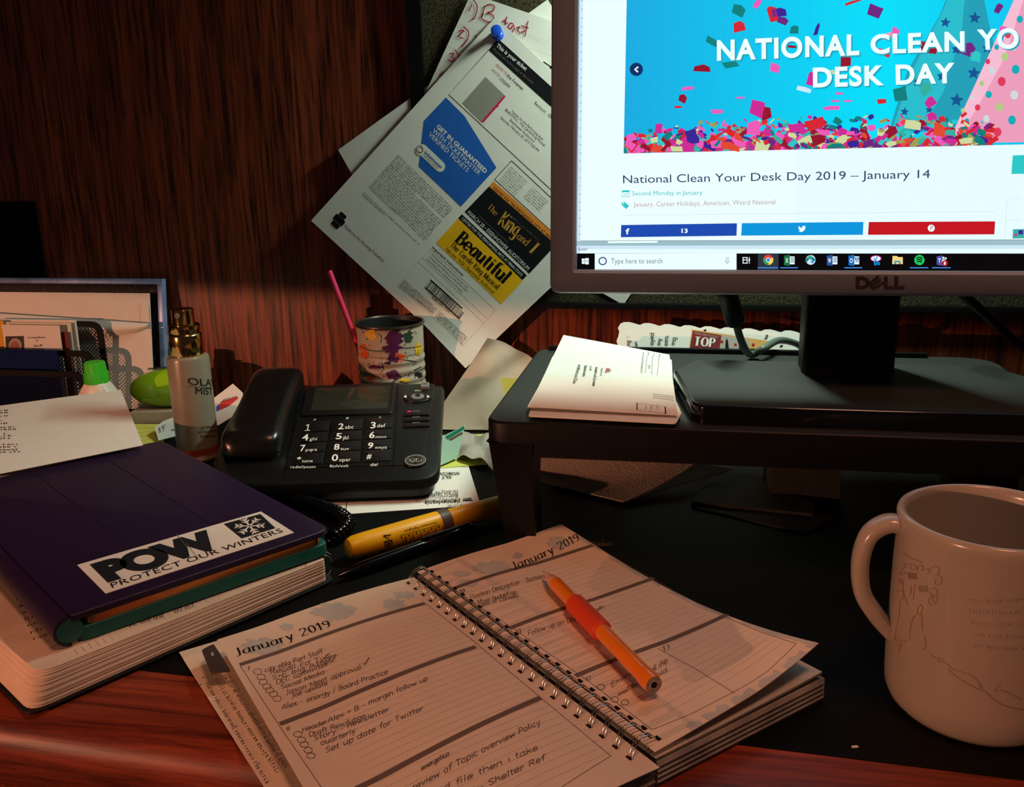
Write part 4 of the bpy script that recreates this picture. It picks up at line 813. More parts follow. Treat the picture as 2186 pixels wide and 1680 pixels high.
ZB, ZM, ZF = at_y(190, 686, .876).z, at_y(170, 749, .852).z, at_y(150, 793, .829).z
XB, XM, XF = at_y(218, 700, .876).x, at_y(199, 752, .852).x, at_y(181, 800, .829).x
mesh_panel('back_panel', .876, XB, ZB); mesh_panel('middle_panel', .852, XM, ZM); mesh_panel('front_panel', .829, XF, ZF)
b = MB(); b.box(WORLD, XF-.25, XF-.004, .829, .876, .0005, .002, M_WIRE); b.build('base_tray', org)
# cards in the sorter
def card(name, x0, y0, x1, Y, m, label, th=.0012, lean=0.04, marks=None, cat='card'):
    A = at_y(x0, y0, Y); B = at_y(x1, y0-2, Y); hgt = A.z-.003
    Sx = Plane((B.x, Y-hgt*lean, .003), (1, 0, 0), (0, lean, 1)); vt = hgt*sqrt(1+lean*lean)
    b = MB(); b.box(Sx, A.x-B.x, 0, 0, vt, -th, 0, m)
    if marks: marks(b, Sx)
    return tag(b.build(name), label, cat, 'cards in the mesh sorter')
card('note_card', -20, 681, 160, .873, M_PAPER, 'tallest white card at the back of the mesh sorter', .002)
card('note_card', -30, 687, 148, .868, mat('cream_card', (226, 214, 196), rough=.8, spec=.1), 'cream card standing just behind the memorial card', .002)
M_DKR = mat('dark_red_card', (110, 26, 24), rough=.6, spec=.3)
card('note_card', 60, 708, 143, .864, M_DKR, 'dark red card edge showing right of the memorial card', .001)
M_SKIN = mat('photo_skin', (160, 104, 84), rough=.7, spec=.2); M_HAIRW = mat('photo_white', (170, 160, 152), rough=.7, spec=.2); M_PHBG = mat('photo_background', (70, 62, 54), rough=.7, spec=.2, var=.3)
def memorial(b, S):
    b.polyx(S, [(12, 718), (51, 717), (54, 800), (15, 800)], M_PHBG, .0003)
    b.polyx(S, [(x+33, y+738) for x, y in ellipse(0, 0, 14, 16, 18)], M_HAIRW, .0004); b.polyx(S, [(x+32, y+741) for x, y in ellipse(0, 0, 10.5, 13, 18)], M_SKIN, .0005)
    b.strokex(S, [(26, 738), (30, 738)], .0006, M_PHBG, .0006); b.strokex(S, [(35, 737.5), (39, 737.5)], .0006, M_PHBG, .0006)
    for k, (tx, a, c, t) in enumerate((('In Loving Memory', (60, 722.5), (97, 721.5), (60, 718)), ('of', (77, 728.5), (81, 728.4), (77, 725)), ('Ann M.', (72, 740.5), (91, 740), (72, 735)))): textx(b, S, tx, a, c, t, M_INK, bold=0)
    finex(b, S, (70, 748), (96, 747.4), (70, 742.5), M_INK, seed=9)
card('memorial_card', 3, 693, 125, .860, M_PAPER, 'white memorial card with a small portrait photo in the mesh sorter', .001, marks=memorial)
M_NAVY = mat('navy_card', (8, 28, 80), rough=.7, spec=.08, var=.15, scale=20)
card('note_card', -60, 744, 119, .842, M_NAVY, 'dark blue card with a white edge at the front of the mesh sorter', .002)
M_STICKY = mat('yellow_sticky_paper', (206, 210, 100), rough=.8, spec=.1, var=.04)
card('sticky_note', -40, 684, 6, .8655, mat('amber_note', (226, 170, 60), rough=.8, spec=.1), 'amber paper tab at the far left of the mesh sorter', .0004, cat='note')

# beige box with the lime gadget on it
bx0, bx1 = onx = (at_z(280, 905, 0), at_z(382, 903, 0))
SX = Plane(bx0, bx1-bx0, (0, 1, 0)); bl = (bx1-bx0).length+.012
b = MB(); b.box(SX, 0, bl, 0, .042, 0, .0125, mat('beige_card', (170, 158, 140), rough=.75, spec=.15), .0008); tag(b.build('small_box'), 'flat beige cardboard box under the lime green gadget', 'box')
lime = thing('paper_clip_holder', 'glossy lime green rounded paper clip holder lying on the flat beige box', 'desk gadget', SX.pt(.038, .022, .0125))
c = SX.pt(.026, .021, .0125); M_LIME = mat('lime_plastic', (150, 200, 30), rough=.18, spec=.5, var=.03, coat=.4)
b = MB(); ls = []
for k in range(29):
    t = -1+2*k/28; r_ = max(.02, max(0, 1-abs(t)**2.0)**.5); xx = .044*t
    ls.append([SX.pt(.038+xx, .021+.019*r_*cos(q), .0125+max(0, .0205+.0015*t+.0205*r_*sin(q))) for q in [2*pi*j/36 for j in range(36)]])
b.loft(ls, M_LIME); b.build('holder_body', lime, 70)
pc = MB(); z0 = .0546
path = [(-.004, -.002), (.016, .000), (.018, .003), (.016, .0055), (-.007, .0045), (-.0085, .002), (-.007, -.0005), (.013, .0015), (.0142, .003), (.013, .0042), (-.001, .0035)]
pc.tube(smooth_path([SX.pt(.026+x, .018+y, .0540+.05*x) for x, y in path], 4), .0005, M_STEEL, 6); tag(pc.build('paper_clip'), 'silver paper clip lying on top of the lime green gadget', 'paper clip')

# white bottle with bright green cap
gb = thing('glue_bottle', 'white plastic bottle with a bright green cap beside the mesh sorter', 'bottle', (at_y(205, 800, .803).x, .803, 0))
gp = at_y(205, 800, .803); GX, GY = gp.x, .803; zc0, zc1 = at_y(205, 816, GY).z, at_y(205, 772, GY).z
M_GRN = mat('green_cap_plastic', (64, 196, 44), rough=.4, spec=.4, var=.03); M_WPL = mat('white_plastic', (222, 220, 210), rough=.4, spec=.4, var=.02)
b = MB(); lo = []
for z, a, d in ((0.0, .021, .013), (zc0-.022, .022, .014), (zc0-.012, .0205, .0135), (zc0-.004, .0145, .012), (zc0+.001, .011, .010)):
    lo.append([V((GX+a*(abs(cos(q))**.6)*(1 if cos(q) > 0 else -1), GY+d*sin(q), z)) for q in [2*pi*k/24 for k in range(24)]])
b.loft(lo, M_WPL)
SG = Plane((GX, GY-.0137, 0), (1, 0, 0), (0, .12, 1)); finex(b, SG, (187, 829), (223, 828), (187, 825), M_INK, seed=3, w=.0009); finex(b, SG, (185, 835), (226, 834), (185, 831), M_INK, seed=4, w=.0012, dens=1.4)
b.build('bottle_body', gb)
b = MB(); zm = zc0+(zc1-zc0)*.5; NS = 40
def cl(r, z): return [V((GX+(r-(.0004 if k % 2 else 0))*cos(2*pi*k/NS), GY+(r-(.0004 if k % 2 else 0))*sin(2*pi*k/NS), z)) for k in range(NS)]
b.loft([cl(.0118, zc0), cl(.0120, zc0+.001), cl(.0118, zm-.0005), cl(.0106, zm), cl(.0100, zc1-.0012), cl(.0088, zc1)], M_GRN); b.build('cap', gb)

# letter on a stack of papers
LZ = lambda p: p
A_, B_, C_ = at_z(258, 832, .046), at_z(305, 950, .0395), at_z(0, 866, .046)
SL = Plane(A_, A_-C_, V((0, .99, 0))+ (A_-B_)*0.001)
SL = Plane(A_, (A_-C_), (A_-B_))
ub, vb_ = SL.px(305, 950); ul, vl = SL.px(0, 866)
DR = hypot(ub, vb_); e2_ = (ub/DR, vb_/DR)
def letter_pt(i, j): # i along the top edge from the right, j down the page
    return SL.pt(-.20*i+e2_[0]*DR*j*(1+.15*i), e2_[1]*DR*j*(1+.15*i)+(vl/ul*-.20*i if ul else 0), .0002*sin(6*i)*(1-j))
b = MB(); b.sheet(lambda i, j: letter_pt(1-i, 1-j), 12, 12, M_PAPER)
for y0, rows in ((879, 3), (897, 2), (911, 2), (918, 2), (924, 1), (945, 4)):
    pass
for k, (y, xe) in enumerate(((877, 20), (882, 24), (889, 18), (899, 12), (905, 18), (913, 36), (918, 32), (927, 20), (932, 22), (937, 24), (950, 40), (955, 44), (961, 48), (966, 50))):
    finex(b, SL, (-12, y+1.5), (xe, y), (-12, y-2.2), M_INK, seed=k+100, dens=.8, w=.0003)
tag(b.build('letter_page'), 'white printed letter lying behind the purple tablet case at the left', 'paper')
b = MB(); N_ = [letter_pt(.06, .06), letter_pt(.06, .8), letter_pt(.95, .8), letter_pt(.95, .06)]
b.loft([[V((p.x, p.y, 0.0005)) for p in N_], [V((p.x, p.y, p.z-.0026)) for p in N_]], M_PAPER); tag(b.build('paper_stack'), 'stack of white paper underneath the printed letter at the left', 'paper stack')

# yellow sticky notes and a torn label beside the bottle
S0 = Plane((0, 0, .0008), (1, 0, 0), (0, 1, 0)); b = MB(); b.prism(S0, [S0.px(*p) for p in ((284, 950), (350, 950), (345, 905), (285, 905))], -.0006, 0, M_STICKY)
for k in range(4): b.strokex(S0, [(295, 915+k*9), (330-k*3, 913+k*8)], .0004, M_PEN, .0002)
tag(b.build('sticky_note'), 'yellow sticky notes on the desk left of the spray bottle', 'note')
S1 = Plane(at_z(345, 938, .004), (1, .12, 0), (0, 1, .25)); b = MB(); b.prism(S1, [S1.px(*p) for p in ((330, 912), (350, 898), (375, 889), (378, 930), (338, 940))], -.0004, 0, M_PAPER)
handx(b, S1, 'asl', (341, 925), (338, 912), (346, 925), M_PEN, pen=.0004); handx(b, S1, 'wsE', (348, 922), (346, 908), (354, 921), M_PEN, pen=.0004); finex(b, S1, (366, 920), (378, 919), (366, 915), M_PEN, seed=8)
tag(b.build('torn_label'), 'small torn white label with handwriting beside the spray bottle', 'paper')
# small picture card between bottle and phone
S2 = Plane(at_y(466, 905, .80), (1, .25, 0), (0, .45, 1)); b = MB(); b.prism(S2, [S2.px(*p) for p in ((440, 862), (497, 819), (518, 838), (520, 875), (466, 908), (440, 905))], -.0006, 0, M_PAPER)
M_PR = mat('picture_red', (206, 60, 56), rough=.7); M_PB = mat('picture_blue', (70, 80, 180), rough=.7)
b.polyx(S2, [(464, 866), (476, 856), (492, 851), (508, 846), (508, 851), (490, 866), (474, 874), (464, 876)], M_PR, .0002); b.polyx(S2, [(462, 868), (468, 864), (470, 874), (463, 879)], M_PB, .0003)
for k in range(5): b.strokex(S2, [(470+k*7, 860-k*2.6), (480+k*6, 851-k*1.6), (476+k*7, 858-k*2)], .0004, M_INK, .0004)
tag(b.build('picture_card'), 'small white card with a red and blue picture between bottle and phone', 'card')

# spray bottle
BX, BY, BR = -0.4445, 0.7445, .0186
sb = thing('spray_bottle', 'frosted cosmetic spray bottle with a shiny gold cap', 'bottle', (BX, BY, 0))
M_FROST = mat('frosted_bottle', (134, 128, 110), rough=.32, spec=.45, var=.02, coat=.15); M_GOLD = mat('gold_metal', (206, 170, 104), rough=.14, metal=1.0, var=.03)
zs = at_y(410, 757, BY-.0).z; zc = at_y(404, 757, BY).z
ztop = at_y(398, 659, BY).z; zn = at_y(400, 692, BY).z; zg = at_y(402, 706, BY).z
b = MB(); b.lathe((BX, BY, 0), (0, 0, 1), [(BR-.002, 0), (BR-.0004, .001), (BR, .003), (BR, zs-.004), (BR-.0006, zs-.0015), (BR-.003, zs)], M_FROST, 56)
CB = Cyl((BX, BY, 0), BR+.0002)
serf = [('OLAY', (402, 820), (459, 824), (400, 804), M_INK, 0.0), ('MIST', (418, 841), (453, 842), (417, 826), M_INK, .0)]
for tx, a, c, t, m, bo in serf: textx(b, CB, tx, a, c, t, m, bold=bo, w=.0001, res=6)
b.strokex(CB, [(400+k*5, 825+k*.25) for k in range(12)], .0003, M_INK, .0001)
for tx, a, c, t in (('ULTIMATE', (428, 916.5), (459, 913), (427.5, 910)), ('HYDRATION', (424, 925.5), (461, 922), (423.5, 919)), ('ESSENCE', (429, 934), (459, 931.5), (428.5, 928))): textx(b, CB, tx, a, c, t, M_INK, w=.0001)
M_COP = mat('copper_band', (190, 90, 50), rough=.35, metal=.6)
b.lathe((BX, BY, 0), (0, 0, 1), [(BR+.00015, .006), (BR+.00015, .012)], M_COP, 56, False)
b.build('bottle_body', sb)
k1 = (zg-zs)
b = MB(); b.lathe((BX, BY, 0), (0, 0, 1), [(.0142, zs), (.0146, zs+.0008), (.0146, zs+k1*.82), (.0140, zs+k1*.9), (.0132, zs+k1*.93), (.0132, zs+k1*.97), (.0137, zs+k1*1.02), (.0137, zn-.001), (.0128, zn), (.009, zn)], M_GOLD, 48); b.build('collar', sb)
b = MB(); b.lathe((BX, BY, 0), (0, 0, 1), [(.0094, zn-.0005), (.0096, zn+.001), (.0096, ztop-.0008), (.009, ztop), (.004, ztop)], M_GOLD, 40); o = b.build('pump_top', sb)
b = MB(); b.lathe((BX, BY-.0096, zn+(ztop-zn)*.66), (.0, -1, 0), [(.0022, -.0008), (.0022, .0005), (.0012, .0006), (.0011, .0003)], mat('nozzle_plastic', (150, 140, 128), rough=.5), 16); b.build('nozzle', o)
# ---------------------------------------------------------------- desk telephone
PO = V((-.1935, .666, 0)); PA = radians(13)
PX_, PYV = V((cos(PA), sin(PA), 0)), V((-sin(PA), cos(PA), 0))
SP0 = Plane(PO, PX_, PYV)                                   # u: 0 at the right side, negative to the left; v: depth
ph = thing('telephone', 'black corded desk telephone with large keys and a grey display', 'telephone', SP0.pt(-.1, .08))
slope = .0315/.170; zf = .0195
SPT = Plane(SP0.pt(0, 0, zf), PX_, V((PYV.x, PYV.y, slope)))   # sloping top face
PW, PD = .188, .172
outer = roundpoly([(-PW, 0), (0, 0), (0, PD), (-PW, PD)], [.06, .020, .008, .012], 6)
lower = roundpoly([(-PW+.006, .006), (-.005, .006), (-.005, PD-.004), (-PW+.006, PD-.004)], [.06, .018, .008, .012], 6)
M_PH = mat('phone_plastic', (19, 19, 19), rough=0.35, spec=0.5, var=0.2, scale=150, bump=0.06, bscale=2500)
b = MB(); lp = []
for d, k, dz in ((0, 'l', None), (0, 'l', 1), ):
    pass
def top_z(v): return zf+slope*v
l0 = [SP0.pt(u, v, .0006) for u, v in inset(lower, .003)]
l1 = [SP0.pt(u, v, .003) for u, v in lower]
l2 = [SP0.pt(u, v, top_z(v)-.010) for u, v in lower]
l3 = [SP0.pt(u, v, top_z(v)-.0085) for u, v in outer]
l4 = [SP0.pt(u, v, top_z(v)-.003) for u, v in outer]
l5 = [SP0.pt(u, v, top_z(v)-.0009) for u, v in inset(outer, .0009)]
l6 = [SP0.pt(u, v, top_z(v)) for u, v in inset(outer, .0032)]
b.loft([l0, l1, l2, l3, l4, l5, l6], M_PH)
# raised inner plate, grooves
q = lambda *p: [SPT.px(*t) for t in p]
pl = q((607, 1000), (906, 993), (928, 820), (650, 833))
b.prism(SPT, roundpoly(pl, [.003, .012, .004, .003], 5), -.001, .0012, M_PH, .0008)
M_SEAM = mat('dark_seam', (5, 5, 5), rough=.6, spec=.1, var=0)
for p in ([(850, 822), (840, 1000)], [(640, 850), (606, 1018)]): b.strokex(SPT, p, .0006, M_SEAM, .0014)
base_mb = b
# display with raised surround
T0 = .0012
b = MB(); sf = q((642, 893), (838, 888), (846, 822), (655, 830)); b.prism(SPT, roundpoly(sf, .003), T0-.0004, T0+.0022, M_PH, .0012); o = b.build('display_surround', ph)
b = MB(); b.prism(SPT, roundpoly(q((664, 884), (828, 879), (834, 830), (674, 836)), .0015), T0+.0012, T0+.0024, mat('lcd_grey', (46, 46, 37), rough=.12, spec=.6, var=.03), .0002); b.build('display', o)
# twelve number keys
cols = [(646, 712), (722, 780), (790, 838)]
keys = [('1', ''), ('2', 'abc'), ('3', 'def'), ('4', 'ghi'), ('5', 'jkl'), ('6', 'mno'), ('7', 'pqrs'), ('8', 'tuv'), ('9', 'wxyz'), ('*', 'tone'), ('0', 'oper'), ('#', '')]
pos = {'1': (651, 925, 664, 911), '2': (722, 922, 734, 909), '3': (791, 920, 802, 906), '4': (645, 946, 659, 932), '5': (717, 943, 730, 930), '6': (788, 941, 800, 927), '7': (641, 969, 652, 955), '8': (713, 966, 725, 953), '9': (785, 963, 797, 950), '*': (634, 991, 643, 981), '0': (708, 990, 722, 975), '#': (783, 985, 793, 974)}
small = {'2': (737, 921, 755, 913), '3': (805, 918, 823, 910), '4': (661, 946, 677, 939), '5': (732, 944, 744, 936), '6': (802, 941, 825, 935), '7': (653, 969, 677, 962), '8': (727, 967, 746, 960), '9': (800, 964, 826, 957), '*': (645, 993, 668, 986), '0': (724, 991, 749, 983)}
def colx(t, y):   # column boundaries run towards the back
    f = (y-900)/(1002-900); a = {0: (654, 627), 1: (708, 690), 2: (778, 769), 3: (842, 837)}[t]; return a[0]+(a[1]-a[0])*f
rows_l = [904, 928, 950, 972, 998]
for i, (ch, sub) in enumerate(keys):
    r_, c_ = divmod(i, 3); y0, y1 = rows_l[r_], rows_l[r_+1]; off = -c_*3.2
    P4 = q((colx(c_, y1)+2, y1-1+off), (colx(c_+1, y1)-2, y1-1+off-3), (colx(c_+1, y0)-2, y0+1+off-3), (colx(c_, y0)+2, y0+1+off))
    b = MB(); b.prism(SPT, roundpoly(P4, .001), T0-.0004, T0+.0012, M_PH, .0005, 2)
    x0, ya, x1, yb = pos[ch]
    if ch == '1':
        for p in ([(651, 925), (663, 924.5)], [(657, 925), (659.5, 911)], [(659.5, 911), (654, 914.5)]): b.strokex(SPT, p, .0009, M_WHITE, T0+.0014)
    else: textx(b, SPT, ch, (x0, ya), (x1, ya-.4), (x0+1.5, yb), M_WHITE, bold=.015, w=T0+.0014)
    if ch in small: x0, ya, x1, yb = small[ch]; textx(b, SPT, sub, (x0, ya), (x1, ya-.6), (x0+1, yb), M_WHITE, w=T0+.0014)
    b.build('number_key', ph)
b = base_mb
for tx, x0, y0, x1, yt in (('A', 669, 901, 675, 897), ('B', 739, 898, 744.5, 894), ('C', 809, 896, 814, 892), ('redial/pause', 620, 1003, 674, 997), ('flash/exit', 703.5, 1001, 744, 995), ('dial', 790.5, 998.5, 806, 992)): textx(b, SPT, tx, (x0, y0), (x1, y0-.8), (x0+1, yt), M_WHITE, w=T0+.0003)
b.build('base', ph)
# round rocker pad and side keys
M_GKEY = mat('grey_key', (120, 122, 118), rough=.4, spec=.4, var=.05)
cu, cv = SPT.px(892, 853)
b = MB(); b.prism(SPT, ellipse(cu, cv, .0128, .0098, 32), T0-.0004, T0+.0018, M_PH, .0008)
for x, s_ in ((865, -1), (915, 1)): b.polyx(SPT, [(x-3*s_, 849.5), (x+3*s_, 853), (x-3*s_, 856.5)], M_WHITE, T0+.002)
textx(b, SPT, 'VOL+', (885.5, 842), (899.5, 841.5), (885.5, 838.5), M_WHITE, w=T0+.002)
o = b.build('rocker_pad', ph)
b = MB(); b.prism(SPT, ellipse(cu, cv, .0062, .0056, 24), T0+.0006, T0+.0030, M_GKEY, .0009); b.polyx(SPT, [(887, 850), (897, 848), (897, 856), (887, 855)], M_PH, T0+.0032); b.build('centre_key', o)
b = MB(); b.prism(SPT, roundpoly(q((898, 833), (917, 832), (917, 823), (899, 824)), .002), T0-.0004, T0+.0028, M_GKEY, .0008); textx(b, SPT, 'menu', (902, 829), (913, 828.5), (902, 825.5), M_PH, w=T0+.003); b.build('menu_key', ph)
for k, (y, tx) in enumerate(((889, 'delete'), (901, 'review'), (913, 'store'))):
    b = MB(); b.prism(SPT, roundpoly(q((861, y+4), (917, y+2), (918, y-5), (862, y-3)), .001), T0-.0004, T0+.0022, M_PH, .0008)
    textx(b, SPT, tx, (881, y-2.5+(1 if k else 0)), (897, y-3.2+(1 if k else 0)), (881, y-5.5), M_GKEY, w=T0+.0024)
    if k == 0: b.quadx(SPT, (870, y-1.5), (878, y-2), (878, y-5), (870, y-4.5), M_PINKP, T0+.0024)
    b.build('side_key', ph)
# oval maker's badge with a script monogram
cu, cv = SPT.px(887, 987); b = MB(); M_BADGE = mat('badge_silver', (196, 190, 180), rough=.4, metal=.3)
b.prism(SPT, ellipse(cu, cv, .0094, .0098, 32), T0-.0004, T0+.0008, M_PH, .0003)
b.stroke(SPT, ellipse(cu, cv, .0082, .0086, 32), .0006, M_BADGE, T0+.001, True); b.stroke(SPT, ellipse(cu, cv, .0068, .0071, 32), .0003, M_BADGE, T0+.001, True)
E_ = .0046
for p in ([(-.2, .55), (-.65, .5), (-.8, .0), (-.5, -.4), (-.15, .0), (-.1, .5), (-.3, -.6), (-.7, -.7)], [(.6, .65), (.3, .6), (.15, .25), (.4, .1), (.1, -.1), (.2, -.6), (.6, -.5), (.75, -.1)], [(-1.0, .5), (-1.1, .0), (-.9, -.6)], [(1.0, .5), (1.1, .0), (.9, -.6)]):
    pp = [(t.x, t.y) for t in smooth_path([(cu+x*E_, cv+y*E_*1.05, 0) for x, y in p], 4)]; b.stroke(SPT, pp, .0006, M_BADGE, T0+.001)
b.build('badge', ph)
# handset: arched bar lying along the left side
hA, hB = at_z(531, 968, .034), at_y(600, 806, .805)
path = [hA.lerp(hB, t)+V((0, 0, w)) for t, w in ((0, 0), (.12, .002), (.3, .003), (.5, .0035), (.7, .004), (.88, .002), (1, -.001))]; P_ = smooth_path(path, 4); n = len(P_); ls = []
for i, p in enumerate(P_):
    t = i/(n-1); e = min(1, max(.03, 1-abs(2*t-1)**9)); hw = (.0275-.0035*sin(pi*t)-.0015*t)*max(.55, e**.45); hh = (.0115+.004*abs(2*t-1)**2)*max(.25, e**.5)
    loop = []
    for k in range(24):
        a = 2*pi*k/24; cx_ = abs(cos(a))**.45*(1 if cos(a) > 0 else -1); sz = abs(sin(a))**.6*(1 if sin(a) > 0 else -1)
        loop.append(p+PX_*hw*cx_+V((0, 0, 1))*hh*sz)
    ls.append(loop)
b = MB(); b.loft(ls, mat('handset_plastic', (17, 17, 17), rough=.26, spec=.5, var=.1, bump=.05, bscale=2500)); b.build('handset', ph, 60)
# cradle under the handset
b = MB(); b.prism(SPT, roundpoly([(-.180, .06), (-.140, .05), (-.140, .165), (-.180, .165)], .02, 5), -.002, .006, M_PH, .002); b.build('cradle', ph)
# coiled cord
cp = [at_z(590, 1056, .006), at_z(640, 1068, .006), at_z(690, 1084, .006), at_z(728, 1101, .006), at_z(741, 1118, .006), at_z(728, 1136, .006), at_z(706, 1150, .006)]
cp = [V((p.x, p.y, .0062)) for p in cp]; C_ = smooth_path(cp, 40); tot = 0; hp = []
for i in range(len(C_)-1):
    t = (C_[i+1]-C_[i]); tot += t.length; t.normalize(); sd = V((0, 0, 1)).cross(t); a = tot/.0047*2*pi
    hp.append(C_[i]+sd*.0043*cos(a)+V((0, 0, 1))*.0043*sin(a))
b = MB(); b.tube(hp, .0018, M_GLOSS, 6); b.build('coiled_cord', ph, 60)

# ---------------------------------------------------------------- paint splashed can and its straw
CX, CY_ = -.2965, .872; zt = at_y(835, 686, CY_).z; CR = .0338
can = thing('paint_can', 'paint-splattered ribbed tin can used as a pen pot behind the phone', 'can', (CX, CY_, 0))
M_CAN = mat('can_paint_white', (170, 156, 140), rough=.5, spec=.4, var=.1, scale=80, bump=.1)
b = MB(); pr = [(CR-.001, 0), (CR, .001), (CR, .004)]
def rib(z):
    t = z/zt
    return .0006*sin(t*2*pi*11) if .12 < t < .72 else 0
pr += [(CR-.0009+rib(zt*t), zt*t) for t in [.06+.9*k/90 for k in range(91)]]+[(CR+.0002, zt-.002), (CR+.0006, zt-.001), (CR, zt), (CR-.0012, zt-.0004)]
b.lathe((CX, CY_, 0), (0, 0, 1), pr, M_CAN, 56, False)
M_INS = mat('dark_can_inside', (26, 24, 24), rough=.5, metal=.3)
b.lathe((CX, CY_, 0), (0, 0, 1), [(CR-.0012, zt-.0004), (CR-.002, zt-.004), (CR-.002, .002), (.0, .002)], M_INS, 56, False); b.lathe((CX, CY_, 0), (0, 0, 1), [(CR-.001, 0), (CR-.002, .0005), (0, .0005)], M_INS, 40, False)
M_RIM = mat('tin_rim', (90, 82, 74), rough=.3, metal=.9); b.lathe((CX, CY_, 0), (0, 0, 1), [(CR+.0002, zt-.0024), (CR+.0009, zt-.0014), (CR+.0004, zt+.0003), (CR-.0008, zt+.0003), (CR-.0014, zt-.001)], M_RIM, 56, False)
class Can(Cyl):
    def pt(s, u, v, w=0.0):
        return Cyl.pt(s, u, v, w+rib(v)-.0009 if .06 < v/zt < .96 else w)
SC_ = Can((CX, CY_, 0), CR)
SPL = {k: mat('splash_'+k, c, rough=.45, spec=.4, var=.08) for k, c in dict(yellow=(216, 170, 40), orange=(214, 84, 34), purple=(76, 22, 66), green=(60, 80, 48), black=(26, 20, 22), dgreen=(40, 62, 40), violet=(86, 40, 80)).items()}
rs = random.Random(21)
def splat(x, y, rx_, ry_, col, ragged=.35, w=.0004):
    pts = [SC_.px(x+rx_*cos(a)*(1+rs.uniform(-ragged, ragged)), y+ry_*sin(a)*(1+rs.uniform(-ragged, ragged))) for a in [2*pi*k/18 for k in range(18)]]
    c = SC_.px(x, y); o = len(b.v); b.add([SC_.pt(*c, w)]+[SC_.pt(c[0]+(p[0]-c[0])*f, c[1]+(p[1]-c[1])*f, w) for f in (.5, 1) for p in pts], [(0, 1+k, 1+(k+1) % 18) for k in range(18)]+[(1+k, 19+k, 19+(k+1) % 18, 1+(k+1) % 18) for k in range(18)], SPL[col])
for a in ((792, 715, 12, 13, 'yellow'), (773, 742, 8, 7, 'orange'), (778, 757, 9, 9, 'orange'), (842, 722, 18, 14, 'purple'), (838, 745, 20, 12, 'purple'), (840, 762, 15, 10, 'purple'), (853, 762, 12, 9, 'orange'), (872, 720, 10, 13, 'dgreen'), (846, 704, 9, 8, 'black'), (800, 785, 16, 5, 'purple'), (840, 800, 15, 9, 'violet'), (790, 807, 7, 5, 'orange'), (895, 745, 8, 14, 'yellow'), (865, 812, 12, 4, 'yellow'), (895, 800, 9, 6, 'black'), (828, 775, 8, 3, 'black')): splat(*a)
for p, c, wd in (([(768, 738), (785, 747), (805, 750), (825, 748)], 'green', .0012), ([(830, 768), (860, 768), (890, 772)], 'black', .0007), ([(858, 743), (880, 742), (900, 738)], 'black', .0006), ([(815, 772), (818, 790)], 'black', .0007), ([(770, 700), (776, 712)], 'black', .0006), ([(772, 775), (780, 790)], 'black', .0006), ([(838, 815), (870, 800), (905, 785)], 'black', .0005), ([(806, 712), (814, 720), (812, 732)], 'black', .0005), ([(880, 700), (872, 708)], 'black', .0008), ([(884, 790), (900, 782)], 'black', .0009)): b.strokex(SC_, p, wd, SPL[c], .0005, smooth=4)
for k in range(50): splat(rs.uniform(768, 902), rs.uniform(700, 820), rs.uniform(.5, 1.8), rs.uniform(.5, 1.6), rs.choice(('black', 'black', 'purple', 'green')), .3, .00045)
b.build('can_body', can, 25)
st = at_y(703, 578, .885); s1 = V((CX-.016, CY_+.006, .012)); 
b = MB(); b.tube([s1, st], .0027, mat('pink_plastic', (226, 52, 96), rough=.3, spec=.5, var=.03, sss=.2), 14); tag(b.build('drinking_straw'), 'bright pink plastic straw leaning out of the paint-splattered can', 'straw')

# ---------------------------------------------------------------- papers right of the phone
# big white crumpled sheet leaning on the panel
p0, p1 = at_z(938, 916, 0.001), at_z(1100, 917, 0.001)
def bag(i, j):
    z = (.083-.036*i)*j; base = V((-.258+.115*i, .845+.012*i, 0)); y = base.y+.062*j**.8
    edge = 1-.0*j
    left = -.258+.056*j; right = -.143
    x = left+(right-left)*i
    zz = z*(1-.0*i)+.0015; cr = .005*sin(7*i+5*j)+.003*sin(13*i-8*j+1)-.004*abs(i-.45-.3*j)
    return V((x, y+cr*(.3+j), zz))
b = MB(); b.sheet(bag, 26, 22, mat('dull_white_paper', (186, 162, 142), rough=.85, spec=.1, var=.04)); tag(b.build('crumpled_sheet'), 'large creased white sheet leaning against the wall between phone and riser', 'paper')
S3 = Plane(at_y(1068, 806, .85), (1, -.1, 0), (0, .35, 1)); b = MB(); b.prism(S3, [S3.px(*p) for p in ((1068, 806), (1130, 808), (1118, 880), (1085, 868))], -.0004, 0, M_STICKY)
tag(b.build('sticky_note'), 'yellow sticky note standing between the creased sheet and the riser', 'note')
# yellow notes lying under the leaflets
b = MB(); b.prism(S0, [S0.px(*p) for p in ((930, 930), (1050, 926), (1055, 990), (930, 1000))], -.0006, .0002, M_STICKY); tag(b.build('sticky_note'), 'yellow sticky notes lying under the green leaflet right of the phone', 'note')
S4 = Plane(at_z(1000, 960, .0014), (1, .15, 0), (0, 1, .004)); b = MB(); b.prism(S4, [S4.px(*p) for p in ((958, 985), (1036, 955), (1050, 930), (985, 936))], -.0004, 0, M_PAPER)
for k in range(5): finex(b, S4, (990-k*4, 944+k*8), (1035-k*6, 938+k*6), (991-k*4, 940+k*8), M_GREYINK, seed=60+k)
tag(b.build('printed_slip'), 'small white printed slip lying between the green leaflet and the riser leg', 'paper')
